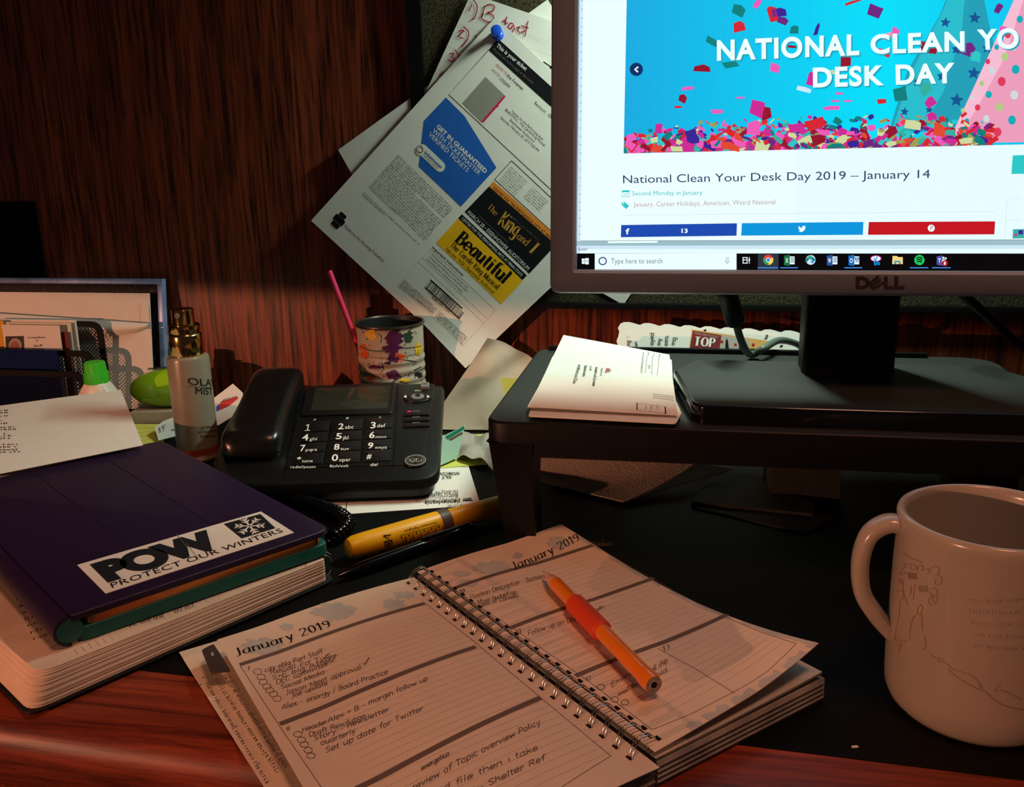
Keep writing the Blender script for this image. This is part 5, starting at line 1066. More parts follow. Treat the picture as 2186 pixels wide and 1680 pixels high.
# green leaflet, folded, standing
LA, LB, LC = at_z(947, 993, .002), at_z(977, 976, .004), at_y(995, 905, .775)
S5 = Plane(LA, LB-LA, V((0, .3, 1))); b = MB()
b.prism(S5, [S5.px(*p) for p in ((935, 996), (977, 977), (994, 905), (990, 910), (935, 936))], -.0004, 0, mat('mint_paper', (176, 214, 196), rough=.7, spec=.2, var=.03))
b.polyx(S5, [(950, 932), (990, 909), (991, 916), (955, 938)], mat('green_print', (30, 130, 100), rough=.7), .0002); b.polyx(S5, [(957, 938), (985, 922), (988, 925), (963, 940)], mat('brown_print', (120, 80, 60), rough=.7), .0003)
tag(b.build('leaflet'), 'folded mint green leaflet standing against the right side of the phone', 'leaflet')
# clear wrapper
def wrap(i, j):
    a = at_z(977, 977, .004); d = at_z(1052, 1000, .004); e = at_z(1060, 940, .006)
    p = a+(d-a)*i+(e-d)*j; return V((p.x, p.y, .0035+.006*abs(sin(3*i+2.5*j))+.002*sin(11*i-7*j)))
b = MB(); b.sheet(wrap, 14, 10, mat('clear_wrapper', (170, 160, 150), rough=.18, spec=.6, var=.1, bump=.3, bscale=300)); tag(b.build('plastic_wrapper'), 'shiny crumpled plastic wrapper beside the front leg of the riser', 'wrapper')
# form letter under the phone
b = MB(); S6 = Plane((0, 0, .0004), (1, 0, 0), (0, 1, 0)); b.prism(S6, [S6.px(*p) for p in ((655, 1072), (742, 1097), (1026, 1078), (999, 991), (700, 1000))], -.0003, 0, M_PAPER)
def up(tx, x0, y0, x1, h, m=M_INK, bold=0, dy=0): textx(b, S6, tx, (x1, y0+dy), (x0, y0), (x1-1, y0+h), m, bold=bold)
b.strokex(S6, [(740, 1071), (739, 1090)], .0006, M_INK)
up('pennsylvania', 907, 1070, 982, 6.5, M_INK, .012, -3); up('DEPARTMENT OF TRANSPORTATION', 888, 1067, 978, 3.4, M_GREYINK, 0, -4)
for k, (tx, x0) in enumerate((('Bureau of Driver Licensing', 885), ('REAL ID Processing', 910), ('PO Box 68593', 922), ('Harrisburg, PA', 930))): up(tx, x0, 1061-k*4.0, 978, 2.5, M_GREYINK, 0, -3)
up('REAL ID (1-18)', 956, 1079, 1012, 4.5, M_GREYINK, 0, -3); up('INFORMATION', 940, 1009, 981, 6, M_INK, .015, -1); up('REAL ID', 944, 1017, 964, 6, M_INK, .015, -1); up('ATTN', 985, 995, 1006, 3, M_INK); up('US POSTAGE', 704, 1084, 737, 3.5, M_GREYINK); up('PENNDOT', 703, 1077, 728, 3.5, M_GREYINK); up('First Class', 712, 1091, 737, 3.5, M_GREYINK)
b.polyx(S6, [(987, 1070), (990, 1064), (1005, 1063), (1011, 1070)], M_INK); b.strokex(S6, [(988, 1068), (998, 1066), (1009, 1069)], .0006, M_PAPER, .0005); b.strokex(S6, [(990, 1065), (1000, 1067)], .0006, M_PAPER, .0005)
tag(b.build('form_letter'), 'white printed form letter lying upside down underneath the telephone', 'paper')
# ---------------------------------------------------------------- thick spiral notebook and tablet
A, B_ = at_z(700, 1240, .001), at_z(97, 1495, .001)        # front right and front left corners
uN = (A-B_).normalized(); WN = (A-B_).length; SN = Plane(B_, uN, V((0, 0, 1)).cross(uN))
nb = thing('spiral_notebook', 'thick worn spiral notebook with a black cover lying under the purple tablet case', 'notebook', SN.pt(.1, .1))
DN = .205; rn = random.Random(4)
b = MB(); b.prism(SN, roundpoly([(-.012, -.010), (WN+.004, -.004), (WN+.004, DN), (-.012, DN)], .008), .0002, .0014, mat('black_cover', (16, 15, 16), rough=.5, spec=.3), .0003); b.build('cover', nb)
b = MB(); layers = 40; TH = .0148; loops = []
M_AGED = mat('worn_paper', (214, 190, 168), rough=.9, spec=.1, var=.12, scale=25, bump=.2, bscale=120)
def nbz(u, v): return .0015+TH+.0010*max(0, 1-u/.05)*max(0, 1-v/.08)+.0003*sin(30*u+20*v)
for k in range(layers+1):
    t = k/layers; z = .0015+TH*t; sl = .006*t**1.5; j = rn.uniform(-.0003, .0003)
    out = roundpoly([(-.010+sl*1.4+j, -.008+sl+j), (WN-.001+j*.4, -.001+j), (WN-.001+j*.4, DN-.004), (-.010+sl+j, DN-.004)], [.010, .003, .003, .006], 5)
    loops.append([SN.pt(u, v, z+(nbz(u, v)-.0015-TH)*t) for u, v in out])
b.loft(loops, M_AGED, True, False)
top = loops[-1]
n_ = len(top); cen = SN.pt(WN/2, DN/2, .0015+TH)
b.add(top+[cen], [(k, (k+1) % n_, n_) for k in range(n_)], M_AGED)
SNT = Page(SN.o, SN.ux, SN.uy, lambda u, v: nbz(u, v))
for k in range(44): u = .02+k*.0038; b.stroke(SNT, [(u, .002), (u+.0008, .009)], .0003, M_FAINT, .0006)
for v in (.0115, .020, .028, .036): b.stroke(SNT, [(.012, v), (WN-.012, v)], .0003, M_FAINT, .0006)
for tx, x0, y0, x1, y1 in (('Presentation', 520, 1238, 612, 1203), ('for Chad - Doug', 545, 1238, 655, 1204), ('summary', 330, 1305, 392, 1282), ('ed list', 372, 1310, 415, 1296), ('the time and', 275, 1340, 350, 1318)): handx(b, SNT, tx, (x0, y0), (x1, y1), (x0-3, y0-11), M_PEN, pen=.0004, w=.0008)
for k in range(14): finex(b, SNT, (-6+k*6, 1185+k*14), (40+k*7, 1182+k*12.5), (-8+k*6, 1179+k*14), M_PEN, seed=200+k, dens=.7, w=.0008)
b.build('page_block', nb)
b = MB()
for k in range(14):
    v = .004+k*.0062; c = SN.pt(WN-.001, v, .0082); pts = [c+SN.ux*(.0082*cos(a))+V((0, 0, 1))*(.0084*sin(a))+SN.uy*.0012*sin(a*.5) for a in [2*pi*q_/18+.2 for q_ in range(17)]]
    b.tube(pts, .0006, mat('dark_spiral_wire', (40, 36, 34), rough=.3, metal=.8) if k > 3 else M_STEEL, 6)
b.build('spiral_wire', nb, 60)
b = MB(); P1, P2 = SN.pt(WN-.006, .022, .0160), SN.pt(WN+.004, .030, .0148); b.sheet(lambda i, j: P1+(P2-P1)*i+SN.uy*.006*(j-.5)+V((0, 0, .0014*sin(pi*i)+.0004*sin(9*j))), 8, 4, M_PAPER); b.build('torn_page', nb)

# tablet in a purple cover
ZT = .036
FL, FR_, BR_ = at_z(146, 1316, ZT), at_z(707, 1128, ZT), at_z(385, 930, ZT)
uT = (FR_-FL).normalized(); WT = (FR_-FL).length; ST_ = Plane((FL.x, FL.y, 0), uT, V((0, 0, 1)).cross(uT)); DT = (BR_-FR_).length
tb = thing('tablet_case', 'tablet in a dark purple folding case with a white sticker, on the notebook', 'tablet', ST_.pt(WT/2, DT/2, .018))
zb = .0186
M_PURP = mat('purple_leatherette', (32, 17, 50), rough=.4, spec=.4, var=.1, scale=90, bump=.25, bscale=1800)
M_TEAL = mat('teal_shell', (20, 92, 84), rough=.45, spec=.4, var=.06)
b = MB(); b.prism(ST_, roundpoly([(.002, .001), (WT-.001, .001), (WT-.001, DT-.001), (.002, DT-.001)], .008), zb, zb+.0080, M_TEAL, .0012); b.build('inner_shell', tb)
b = MB(); b.prism(ST_, roundpoly([(.008, .0022), (WT-.006, .0022), (WT-.006, DT-.004), (.008, DT-.004)], .006), zb+.0075, zb+.0128, mat('gold_tablet_metal', (206, 140, 84), rough=.28, metal=.9), .0006); b.build('tablet_body', tb)
b = MB(); po = roundpoly([(0, 0), (WT, 0), (WT, DT), (0, DT)], [.003, .011, .011, .003], 6)
b.prism(ST_, po, zb+.0138, ZT, M_PURP, .0011)
# spine wrapping the left side
RS = (ZT-zb)/2
arc = [(.004+RS*cos(a)-.0042, zb+RS+RS*sin(a)) for a in [pi*.5+pi*k/10 for k in range(11)]]; ain = [(.004+(RS-.0014)*cos(a)-.0042, zb+RS+(RS-.0014)*sin(a)) for a in [pi*1.5-pi*k/10 for k in range(11)]]
pf = arc+ain; b.loft([[ST_.pt(u, v, w) for u, w in pf] for v in (0, DT)][::-1], M_PURP)
M_FOLD = mat('purple_fold', (30, 14, 36), rough=.5, spec=.3)
for u in (WT*.36, WT*.68): b.stroke(ST_, [(u, .002), (u, DT-.002)], .0009, M_FOLD, ZT+.0001)  # fold lines drawn in a darker purple
b.build('cover', tb)
b = MB(); b.loft([[ST_.pt(u, v, w) for u, w in [(.004+(RS-.0016)*cos(a)-.0042, zb+RS+(RS-.0016)*sin(a)) for a in [2*pi*k/16 for k in range(16)]]] for v in (.0006, DT-.0006)][::-1], M_TEAL); b.build('spine_core', tb)
# sticker
SK_ = Plane(ST_.pt(0, 0, ZT+.0002), ST_.ux, ST_.uy); M_STK = mat('white_sticker', (226, 214, 204), rough=.5, spec=.3, var=.02)
b = MB(); b.prism(SK_, [SK_.px(*p) for p in ((165, 1206), (226, 1267), (628, 1137), (557, 1092))], -.0002, .0001, M_STK)
M_SB = mat('sticker_navy', (24, 28, 36), rough=.5, spec=.3)
pP = lambda pts: b.polyx(SK_, pts, M_SB, .0003)
def ringx(pts_o, pts_i, m, w=.0003):
    o = [SK_.px(*p) for p in pts_o]; i_ = [SK_.px(*p) for p in pts_i]; n = len(o)
    b.add([SK_.pt(u, v, w) for u, v in o+i_], [(k, (k+1) % n, n+(k+1) % n, n+k) for k in range(n)], m)
textx(b, SK_, 'POW', (227, 1241), (482, 1161), (193, 1207), M_SB, bold=.075, w=.0003, space=.9, res=8)
textx(b, SK_, 'PROTECT OUR WINTERS', (240, 1256), (606, 1136), (234, 1245), M_SB, bold=.0, w=.0003, space=1.05)
pP([(478, 1119), (556, 1098), (588, 1128), (516, 1150)])
c0, cxv, cyv = SK_.px(533, 1124), SK_.px(557, 1116), SK_.px(546, 1139); ax_ = (cxv[0]-c0[0], cxv[1]-c0[1]); ay_ = (cyv[0]-c0[0], cyv[1]-c0[1])
f_ = lambda x, y: (c0[0]+ax_[0]*x+ay_[0]*y, c0[1]+ax_[1]*x+ay_[1]*y)
for k in range(6):
    a = pi*k/3+pi/6; cs, sn = cos(a)*1.15, sin(a)*1.0; b.stroke(SK_, [f_(0, 0), f_(cs, sn)], .0013, M_STK, .0005)
    for t in (.45, .75):
        for d in (-.75, .75): b.stroke(SK_, [f_(cs*t, sn*t), f_(cs*t+.38*cos(a+d)*1.15, sn*t+.38*sin(a+d))], .0011, M_STK, .00055)
b.strokex(SK_, [(376, 1140), (392, 1160), (400, 1172)], .0004, M_GREYINK, .0006); b.strokex(SK_, [(398, 1160), (425, 1196)], .0003, M_GREYINK, .0006)
o = b.build('sticker', tb); o['label'] = 'white POW Protect Our Winters sticker'

# ---------------------------------------------------------------- weekly planner
PA_ = at_z(887, 1217, .018); ES = V((.7045, -.7097, 0)); ET = V((.7097, .7045, 0)); SLEN = .2185
PORG = V((PA_.x, PA_.y, 0)); RW, LW, RB = .109, .1245, .0014
pln = thing('weekly_planner', 'open wire-bound weekly planner with handwritten January 2019 pages at the front of the desk', 'planner', PORG+ES*.1)
def hR(u, v):   # u across to the right, v along the binding (negative going to the viewer)
    s_ = -v/SLEN; t = max(0, u)/RW
    return .0165+.0012*sin(pi*min(1, t*1.6))+.003*(t**2)*max(0, 1-s_*3)+.0165*max(0, s_-.45)**2/.3*t**2.2
def hL(u, v):
    s_ = -v/SLEN; t = max(0, -u)/LW
    return .0128+.0022*sin(pi*min(1, t*1.1+.1))-.0008*t**2
SR = Page(PORG, ET, -ES, hR); SLp = Page(PORG, ET, -ES, hL)
M_LEAF = mat('page_leaf_print', (188, 190, 184), rough=.85, spec=.1, var=.1, scale=70)
M_BAR = mat('planner_grey_bar', (112, 98, 90), rough=.85, spec=.1, var=.03)
M_EDGEP = mat('patterned_page_edges', (150, 148, 144), rough=.85, spec=.1, var=.45, scale=45)
def rim(i, j, gap=RB): return gap+(RW-gap)*i, -SLEN*j
b = MB()
b.sheet(lambda i, j: SR.pt(RB+(RW+.0045-.005*j-RB)*i, -SLEN*j), 22, 30, M_PAGE, .0004)
M_HOLE = mat('punched_hole', (30, 26, 24), rough=.9, spec=0, var=0)
# printed pattern, bars and notes
def blotch(S, x, y, rx_, ry_, seed, m=M_LEAF):
    r = random.Random(seed); c = S.px(x, y); n = 36
    rad = [1+.12*sin(k*1.7+seed)+r.uniform(-.2, .2) for k in range(n)]
    for f0, f1 in ((0, .5), (.5, 1)):
        for k in range(n):
            P = []
            for f, kk in ((f0, k), (f0, k+1), (f1, k+1), (f1, k)):
                a = 2*pi*kk/n; q_ = S.px(x+rx_*cos(a)*rad[kk % n], y+ry_*sin(a)*rad[kk % n]); P.append((c[0]+(q_[0]-c[0])*f, c[1]+(q_[1]-c[1])*f))
            vs = [S.pt(u, v, .00025) for u, v in P]; b.add(vs, [(0, 3, 2, 1)] if f0 else [(0, 2, 1)] if False else [(1, 0, 3, 2)[::-1]], m)
for k, a in enumerate(((1052, 1212, 38, 13), (1190, 1158, 22, 14), (1105, 1186, 9, 7), (985, 1225, 18, 6), (1000, 1245, 22, 8))): blotch(SR, *a, k)
BARS = [((965, 1254), (1262, 1162)), ((1084, 1339), (1392, 1232)), ((1224, 1440), (1548, 1310))]
for (x0, y0), (x1, y1) in BARS:
    a, c = SR.px(x0, y0), SR.px(x1, y1); k = .0034; b.quad(SR, (a[0], a[1]), (c[0], c[1]), (c[0], c[1]-k), (a[0], a[1]-k), M_BAR, .0003, 16)
def rect_on(S, pts, wd, m, n=24):
    for (xa, ya), (xb, yb) in zip(pts, pts[1:]):
        a, c = S.px(xa, ya), S.px(xb, yb); b.stroke(S, [(a[0]+(c[0]-a[0])*k/n, a[1]+(c[1]-a[1])*k/n) for k in range(n+1)], wd, m, .0003)
rect_on(SR, [(1262, 1162), (1396, 1235), (1535, 1310), (1620, 1348), (1700, 1374)], .0003, M_GREYINK); rect_on(SR, [(965, 1256), (1100, 1345), (1260, 1457), (1392, 1558)], .0003, M_GREYINK); rect_on(SR, [(1392, 1558), (1480, 1522), (1570, 1475), (1640, 1432), (1700, 1374)], .0003, M_GREYINK); rect_on(SR, [(1405, 1385), (1480, 1425), (1568, 1480)], .0003, M_GREYINK)
for k in range(34):
    s_ = .045+k*.0049
    if s_ < SLEN-.012: b.stroke(SR, [(RB+.012+(RW-RB-.018)*q_/12, -s_) for q_ in range(13)], .00013, M_FAINT, .0002)
serifx(b, SR, 'January 2019', (1096, 1217), (1241, 1152), (1089, 1203), M_INK, w=.0005, thick=.095, thin=.03, ser=.08)
for tx, x0, y0, x1, y1, h in (('10', 982, 1268, 994, 1264, 8), ('11', 1103, 1354, 1115, 1349, 8), ('12', 1252, 1455, 1264, 1450, 8), ('13', 1416, 1391, 1432, 1384, 9)): serifx(b, SR, tx, (x0, y0), (x1, y1), (x0-2, y0-h), M_GREYINK, w=.0004)
for tx, x0, y0, x1, y1, h in (('Position Description - Barbara', 1004, 1281, 1166, 1233, 13), ('Move budget up -', 1020, 1291, 1112, 1266, 13), ('Jade of Content', 1022, 1297, 1108, 1276, 11), ('Follow up on Dept', 1128, 1358, 1238, 1322, 13), ('calls', 1270, 1308, 1290, 1298, 9), ('Enviro', 1305, 1468, 1350, 1440, 12), ('call ship', 1385, 1440, 1426, 1414, 14), ('mail ford', 1320, 1488, 1372, 1456, 10), ('fold', 1395, 1452, 1425, 1434, 12)): handx(b, SR, tx, (x0, y0), (x1, y1), (x0-3, y0-h*.75), M_PEN, pen=.0003, w=.0006)
for x, y in ((1283, 1467), (1312, 1494), (1334, 1500)): b.strokex(SR, ellipse(x, y, 8, 6, 14), .0003, M_PEN, .0006, True)
for j_ in range(24):   # pale patterned margins
    s0, s1 = .10+.9*j_/24, .10+.9*(j_+1)/24; w0, w1 = RW+.0043-.005*s0, RW+.0043-.005*s1; k, k2 = .0026+.0007*sin(j_*1.9), .0026+.0007*sin(j_*1.9+1.9)
    if j_ % 7 != 3: b.quad(SR, (w0-k, -SLEN*s0), (w0, -SLEN*s0), (w1, -SLEN*s1), (w1-k2, -SLEN*s1), M_LEAF, .00025)
    u0, u1 = RB+.022+.084*j_/24, RB+.022+.084*(j_+1)/24; k, k2 = .0042+.0014*sin(j_*2.3), .0042+.0014*sin(j_*2.3+2.3)
    if j_ % 5 != 2: b.quad(SR, (u0, -SLEN+.0003), (u1, -SLEN+.0003), (u1, -SLEN+k2), (u0, -SLEN+k), M_LEAF, .00025)
for k in range(23):
    v = -.006-k*(SLEN-.012)/22; u = .0082; b.quad(SR, (u-.001, v-.0017), (u+.001, v-.0017), (u+.001, v+.0017), (u-.001, v+.0017), M_HOLE, .0004)
b.build('right_page', pln)
# leaves and block under the right page
b = MB()
hx = lambda u, v: min(hR(u, v)-.0008, .0135+.0055*max(0, -v/SLEN-.6)*(u/RW)**2)
b.sheet(lambda i, j: Plane.pt(SR, RB+(RW+.0035-RB)*i, -(SLEN+.0005)*j, hx(RB+(RW-RB)*i, -SLEN*j)), 16, 20, M_LEAF, .0012, m2=M_EDGEP)
b.build('loose_leaves', pln)
b = MB(); zz = [.0018+.0009*k for k in range(12)]
ls = []
for k, z in enumerate(zz):
    j = .0006*((k*7) % 3-1); ls.append([Plane.pt(SR, u, v, z) for u, v in ((RB, -SLEN-.0015+j), (RW+.0045+j, -SLEN-.0015+j), (RW+.0045+j, .0005), (RB, .0005))])
b.loft(ls, M_EDGEP); b.build('page_block', pln)
b = MB(); b.prism(Plane(PORG, ET, -ES), rrect(RB-.004, -SLEN-.002, RW+.006, .001, .004), .0004, .0018, mat('planner_cover', (60, 58, 60), rough=.5)); b.build('back_cover', pln)
b = MB(); St = Plane(PORG+V((0, 0, .006)), ET, -ES); b.prism(St, roundpoly([St.px(*p) for p in ((1228, 1158), (1262, 1144), (1312, 1155), (1308, 1164), (1240, 1166))], .003), -.0006, 0, M_BAR); textx(b, St, '2', (1284, 1156), (1290, 1154), (1283, 1151), M_WHITE); b.build('index_tab', pln)
# left page and its block
b = MB(); b.sheet(lambda i, j: SLp.pt(-RB-(LW+.011*j-RB)*(1-i), -(SLEN+.006)*j), 20, 30, M_PAGE, .0004)
for k, a in enumerate(((715, 1305, 46, 17), (560, 1380, 46, 17), (612, 1338, 14, 8), (840, 1290, 24, 12), (862, 1270, 22, 8))): blotch(SLp, *a, k+30)
BL_ = [((510, 1416), (903, 1286)), ((595, 1542), (1012, 1378)), ((735, 1690), (1150, 1486))]
for (x0, y0), (x1, y1) in BL_:
    a, c = SLp.px(x0, y0), SLp.px(x1, y1); k = .0034; b.quad(SLp, (a[0], a[1]), (c[0], c[1]), (c[0], c[1]-k), (a[0], a[1]-k), M_BAR, .0003, 16)
rect_on(SLp, [(512, 1420), (600, 1555), (740, 1760)], .0003, M_GREYINK); rect_on(SLp, [(903, 1284), (1010, 1368), (1150, 1486), (1304, 1614)], .0003, M_GREYINK); rect_on(SLp, [(1304, 1614), (1200, 1680), (1100, 1750)], .0003, M_GREYINK)
for k in range(36):
    s_ = .048+k*.0049
    if s_ < SLEN-.012: b.stroke(SLp, [(-RB-.010-(LW-RB-.030)*q_/12, -s_) for q_ in range(13)], .00013, M_FAINT, .0002)
serifx(b, SLp, 'January 2019', (504, 1401), (711, 1337), (498, 1386), M_INK, w=.0005, thick=.095, thin=.03, ser=.08)
for tx, x0, y0, x1, y1, h in (('7', 529, 1432, 535, 1430, 8), ('8', 613, 1561, 620, 1558, 8)): serifx(b, SLp, tx, (x0, y0), (x1, y1), (x0-2, y0-h), M_GREYINK, w=.0004)
W1 = (('city eblg Part Staff', 566, 1436, 690, 1394, 13), ('Recall Ed Tyler', 576, 1440, 718, 1403, 12), ('S&E blg After', 580, 1452, 710, 1412, 12), ('DEC committee', 590, 1462, 702, 1420, 13), ('Social Media', 600, 1472, 694, 1438, 12), ('Jason Meet approval', 610, 1484, 772, 1428, 13), ('Joe update', 622, 1490, 700, 1462, 12), ('Alex - energy / Board Practice', 602, 1516, 830, 1438, 14),
      ('Alex & B - margin follow up', 700, 1544, 915, 1452, 14), ('Header', 645, 1564, 700, 1544, 12), ('Draft Resolution', 660, 1574, 782, 1532, 13), ('Story - newsletter', 670, 1582, 832, 1518, 13), ('Quarterly', 685, 1592, 760, 1564, 14), ('Set up date for Twitter', 695, 1608, 905, 1516, 15),
      ('energetic!', 900, 1646, 960, 1612, 14), ('review of Topic overview Policy', 880, 1690, 1155, 1546, 18), ('need file then i take', 900, 1712, 1150, 1600, 17), ('total - Shelter Ref', 960, 1720, 1165, 1622, 17))
for tx, x0, y0, x1, y1, h in W1: handx(b, SLp, tx.replace('&', '+'), (x0, y0), (x1, y1), (x0-3, y0-h*.72), M_PEN, pen=.00034, w=.0006)
for x, y in ((550, 1434), (558, 1446), (562, 1456), (570, 1466), (576, 1474), (584, 1482), (592, 1492), (636, 1568), (644, 1580), (650, 1590), (658, 1602), (664, 1614)): b.strokex(SLp, ellipse(x, y, 9, 6, 14), .0003, M_PEN, .0006, True)
for p in ([(690, 1404), (693, 1407), (702, 1395)], [(704, 1412), (708, 1415), (718, 1398)], [(776, 1416), (779, 1420), (788, 1404)]): b.strokex(SLp, p, .0006, M_PEN, .0007)
# punched holes
M_HOLE = mat('punched_hole', (30, 26, 24), rough=.9, spec=0, var=0)
NR = 23
for k in range(NR):
    v = -.006-k*(SLEN-.012)/(NR-1); u = -.0082; b.quad(SLp, (u-.001, v-.0017), (u+.001, v-.0017), (u+.001, v+.0017), (u-.001, v+.0017), M_HOLE, .0004)
b.build('left_page', pln)
b = MB(); ls = []
for k in range(8):
    z = .0018+.0013*k; j = .0006*((k*5) % 3-1); ls.append([Plane.pt(SLp, u, v, z) for u, v in ((-LW-.004+j+.0003*k, -SLEN-.004+j), (-RB-.001, -SLEN-.004+j), (-RB-.001, 0), (-LW+.004+j+.0003*k, -.001))])
b.loft(ls, M_EDGEP); b.build('page_block', pln)
b = MB(); Sq = Plane(PORG+V((0, 0, .0105)), ET, -ES); b.prism(Sq, roundpoly([Sq.px(*p) for p in ((430, 1387), (456, 1374), (493, 1432), (450, 1436))], .002), -.0006, 0, mat('dark_tab', (66, 56, 54), rough=.6)); textx(b, Sq, '1', (452, 1402), (457, 1400), (450, 1394), M_FAINT); b.build('index_tab', pln)
# double wire binding
b = MB()
for k in range(NR):
    v = -.006-k*(SLEN-.012)/(NR-1)
    for dv in (-.00095, .00095):
        pts = []
        for q_ in range(19):
            a = pi*1.12-(pi*1.24)*q_/18; pts.append(Plane.pt(SR, -.0002+.0079*cos(a), v+dv+.0012*(q_/18-.5), .0125+.0095*max(-.25, sin(a))))
        b.tube(pts, .00042, M_STEEL, 6)
    b.tube([Plane.pt(SR, .0078, v-.00095+.0006, .0122), Plane.pt(SR, .0075, v+.00095+.0006, .0122)], .00042, M_STEEL, 6)
for dy, z in ((-.0012, .0217), (.0012, .0216)):
    pass
b.tube([Plane.pt(SR, .0016, -.003, .0215), Plane.pt(SR, .0016, -SLEN+.003, .0215)], .00035, mat('dark_binding_wire', (60, 54, 50), rough=.3, metal=.8), 6)  # dark line along the ring tops, drawn as one wire
b.build('wire_binding', pln, 60)
b = MB(); Sc = Plane(PORG+V((0, 0, .006)), ET, -ES); b.prism(Sc, [Sc.px(*p) for p in ((1348, 1636), (1380, 1602), (1376, 1626), (1352, 1646))], -.003, .004, M_BAR, .001); b.build('closure_strip', pln)
# loose printed sheet under the planner
Sh = Plane(PORG+V((0, 0, .0012)), ET, -ES); cS = Sh.px(382, 1392)
sh = MB(); sh.prism(Sh, [(cS[0], cS[1]), (cS[0]+.02, -.26), (cS[0]+.06, -.26), (-.10, -.01), (-.105, cS[1]+.004)][::1], -.0004, 0, M_PAGE)
sh = MB(); sh.prism(Sh, [cS, (cS[0]+.0006, -.245), (-.09, -.245), (-.09, cS[1]-.001)], -.0004, 0, M_PAGE)
for k, (x0, y0, x1, y1) in enumerate(((476, 1444, 608, 1640), (458, 1452, 592, 1655), (438, 1460, 572, 1680))): finex(sh, Sh, (x0, y0), (x1, y1), (x0+8, y0-5), M_GREYINK, seed=300+k, dens=.7)
for x, y in ((452, 1440), (434, 1447), (416, 1455), (428, 1462)): sh.polyx(Sh, ellipse(x, y, 1.6, 1.6, 8), M_INK)
tag(sh.build('printed_page'), 'printed white page sticking out from under the left page of the planner', 'paper')

# ---------------------------------------------------------------- mechanical pencil on the right page
T_, E_2 = at_z(1161, 1220, .0232), at_z(1399, 1466, .0255)
E_2 = at_z(1396, 1462, .0268)
d = (E_2-T_); L_ = d.length; d.normalize()
pc = thing('mechanical_pencil', 'orange mechanical pencil with a soft orange red grip lying on the right planner page', 'pencil', (T_+E_2)/2)
M_OR = mat('orange_clear_plastic', (224, 120, 24), rough=.18, spec=.5, var=.05, coat=.3); M_GRIP = mat('orange_red_grip', (206, 64, 30), rough=.55, spec=.3, var=.05, bump=.1); M_TIP = mat('clear_tip', (196, 168, 150), rough=.2, spec=.5)
rB, rG = .0044, .0058
b = MB(); b.lathe(T_, d, [(.0030, L_*.085), (rB, L_*.14), (rB, L_*.94), (rB-.0003, L_*.955)], M_OR, 24); b.build('barrel', pc, 40)
b = MB(); b.lathe(T_, d, [(rB+.0002, L_*.33), (rG, L_*.34), (rG, L_*.585), (rB+.0002, L_*.595)], M_GRIP, 28); b.build('grip', pc)
b = MB(); b.lathe(T_, d, [(.0008, L_*.012), (.0012, L_*.03), (.0034, L_*.10), (.0043, L_*.135), (.003, L_*.14)], M_TIP, 20); b.build('tip_cone', pc)
b = MB(); b.lathe(T_, d, [(.0004, 0), (.0005, L_*.014)], M_DKP, 8); b.build('lead', pc)
b = MB(); b.lathe(T_, d, [(rB+.0004, L_*.935), (rB+.0005, L_*.98), (rB-.0002, L_)], M_OR, 24, False); b.lathe(T_, d, [(rB-.0002, L_), (.0022, L_), (.0018, L_-.002)], M_TIP, 24); b.lathe(T_, d, [(.0016, L_-.001), (.0016, L_+.0003)], M_DKP, 14); b.build('end_cap', pc)

# ---------------------------------------------------------------- highlighter and black pen
H0, H1 = at_z(741, 1172, .0092), at_z(1075, 1078, .0092); d = (H1-H0); L_ = d.length; d.normalize()
hl = thing('highlighter', 'yellow highlighter pen with a grey brown ring, lying between phone and planner', 'highlighter', V(((H0.x+H1.x)/2, (H0.y+H1.y)/2, 0)))
M_HL = mat('highlighter_yellow', (240, 172, 10), rough=.35, spec=.4, var=.04, scale=30)
b = MB(); b.lathe(H0, d, [(.0042, -.0006), (.0066, .001), (.0080, .005), (.0084, .012), (.0089, L_*.40), (.0090, L_*.555)], M_HL, 32)
SB_ = Plane(H0-V((0, 0, 0))+V((0, -.0079, .0052)), d, V((0, .55, .83)))
class Bar(Plane):
    def pt(s, u, v, w=0.0):
        r = .0085+.0004*u/.06; a = v/r; nrm = V((0, 0, 1)).cross(d).normalized(); return H0+d*u+(-nrm*cos(a)*-1*-1+V((0, 0, 1))*sin(a))*(r+w)
SBar = Bar(H0, d, V((0, 0, 1)).cross(d))
SBar.px = lambda x, y: None
def onbar(tx, u0, u1, v, h, m, bold=0): text(b, SBar, tx, (u1, v), (u0, v), (u1, v-h), m, bold=bold, w=.0003)
onbar('Fluorescent Highlighter', .040, .066, .0058, .0018, M_INK); b.stroke(SBar, [(.036, .0030), (.068, .0030)], .0003, M_INK, .0003)
for k in range(7): b.stroke(SBar, [(.037+k*.006, .0022), (.0385+k*.006, -.0025), (.0405+k*.006, .0015), (.041+k*.006, -.0026)], .0010, M_INK, .0003)
for p in ([(.0245, .006), (.030, .0052), (.0275, .003), (.0245, .006)], [(.0235, .0018), (.030, .0016)],): b.stroke(SBar, p, .0007, M_INK, .0003)
b.stroke(SBar, ellipse(.027, -.0004, .0028, .0022, 14), .0008, M_INK, .0003, True); b.stroke(SBar, ellipse(.027, -.0004, .001, .0008, 8), .0008, M_INK, .0003, True)
b.build('barrel', hl)
b = MB(); b.lathe(H0, d, [(.0088, L_*.552), (.0093, L_*.556), (.0094, L_*.615), (.0088, L_*.62)], mat('grey_brown_ring', (92, 76, 66), rough=.45), 32); b.build('ring', hl)
b = MB(); b.lathe(H0, d, [(.0078, L_*.615), (.0082, L_*.64), (.0080, L_*.98), (.0070, L_)], M_HL, 32); b.build('cap', hl)
N0, N1 = at_z(722, 1230, .0048), at_z(1010, 1128, .0048); d = (N1-N0); L_ = d.length; d.normalize()
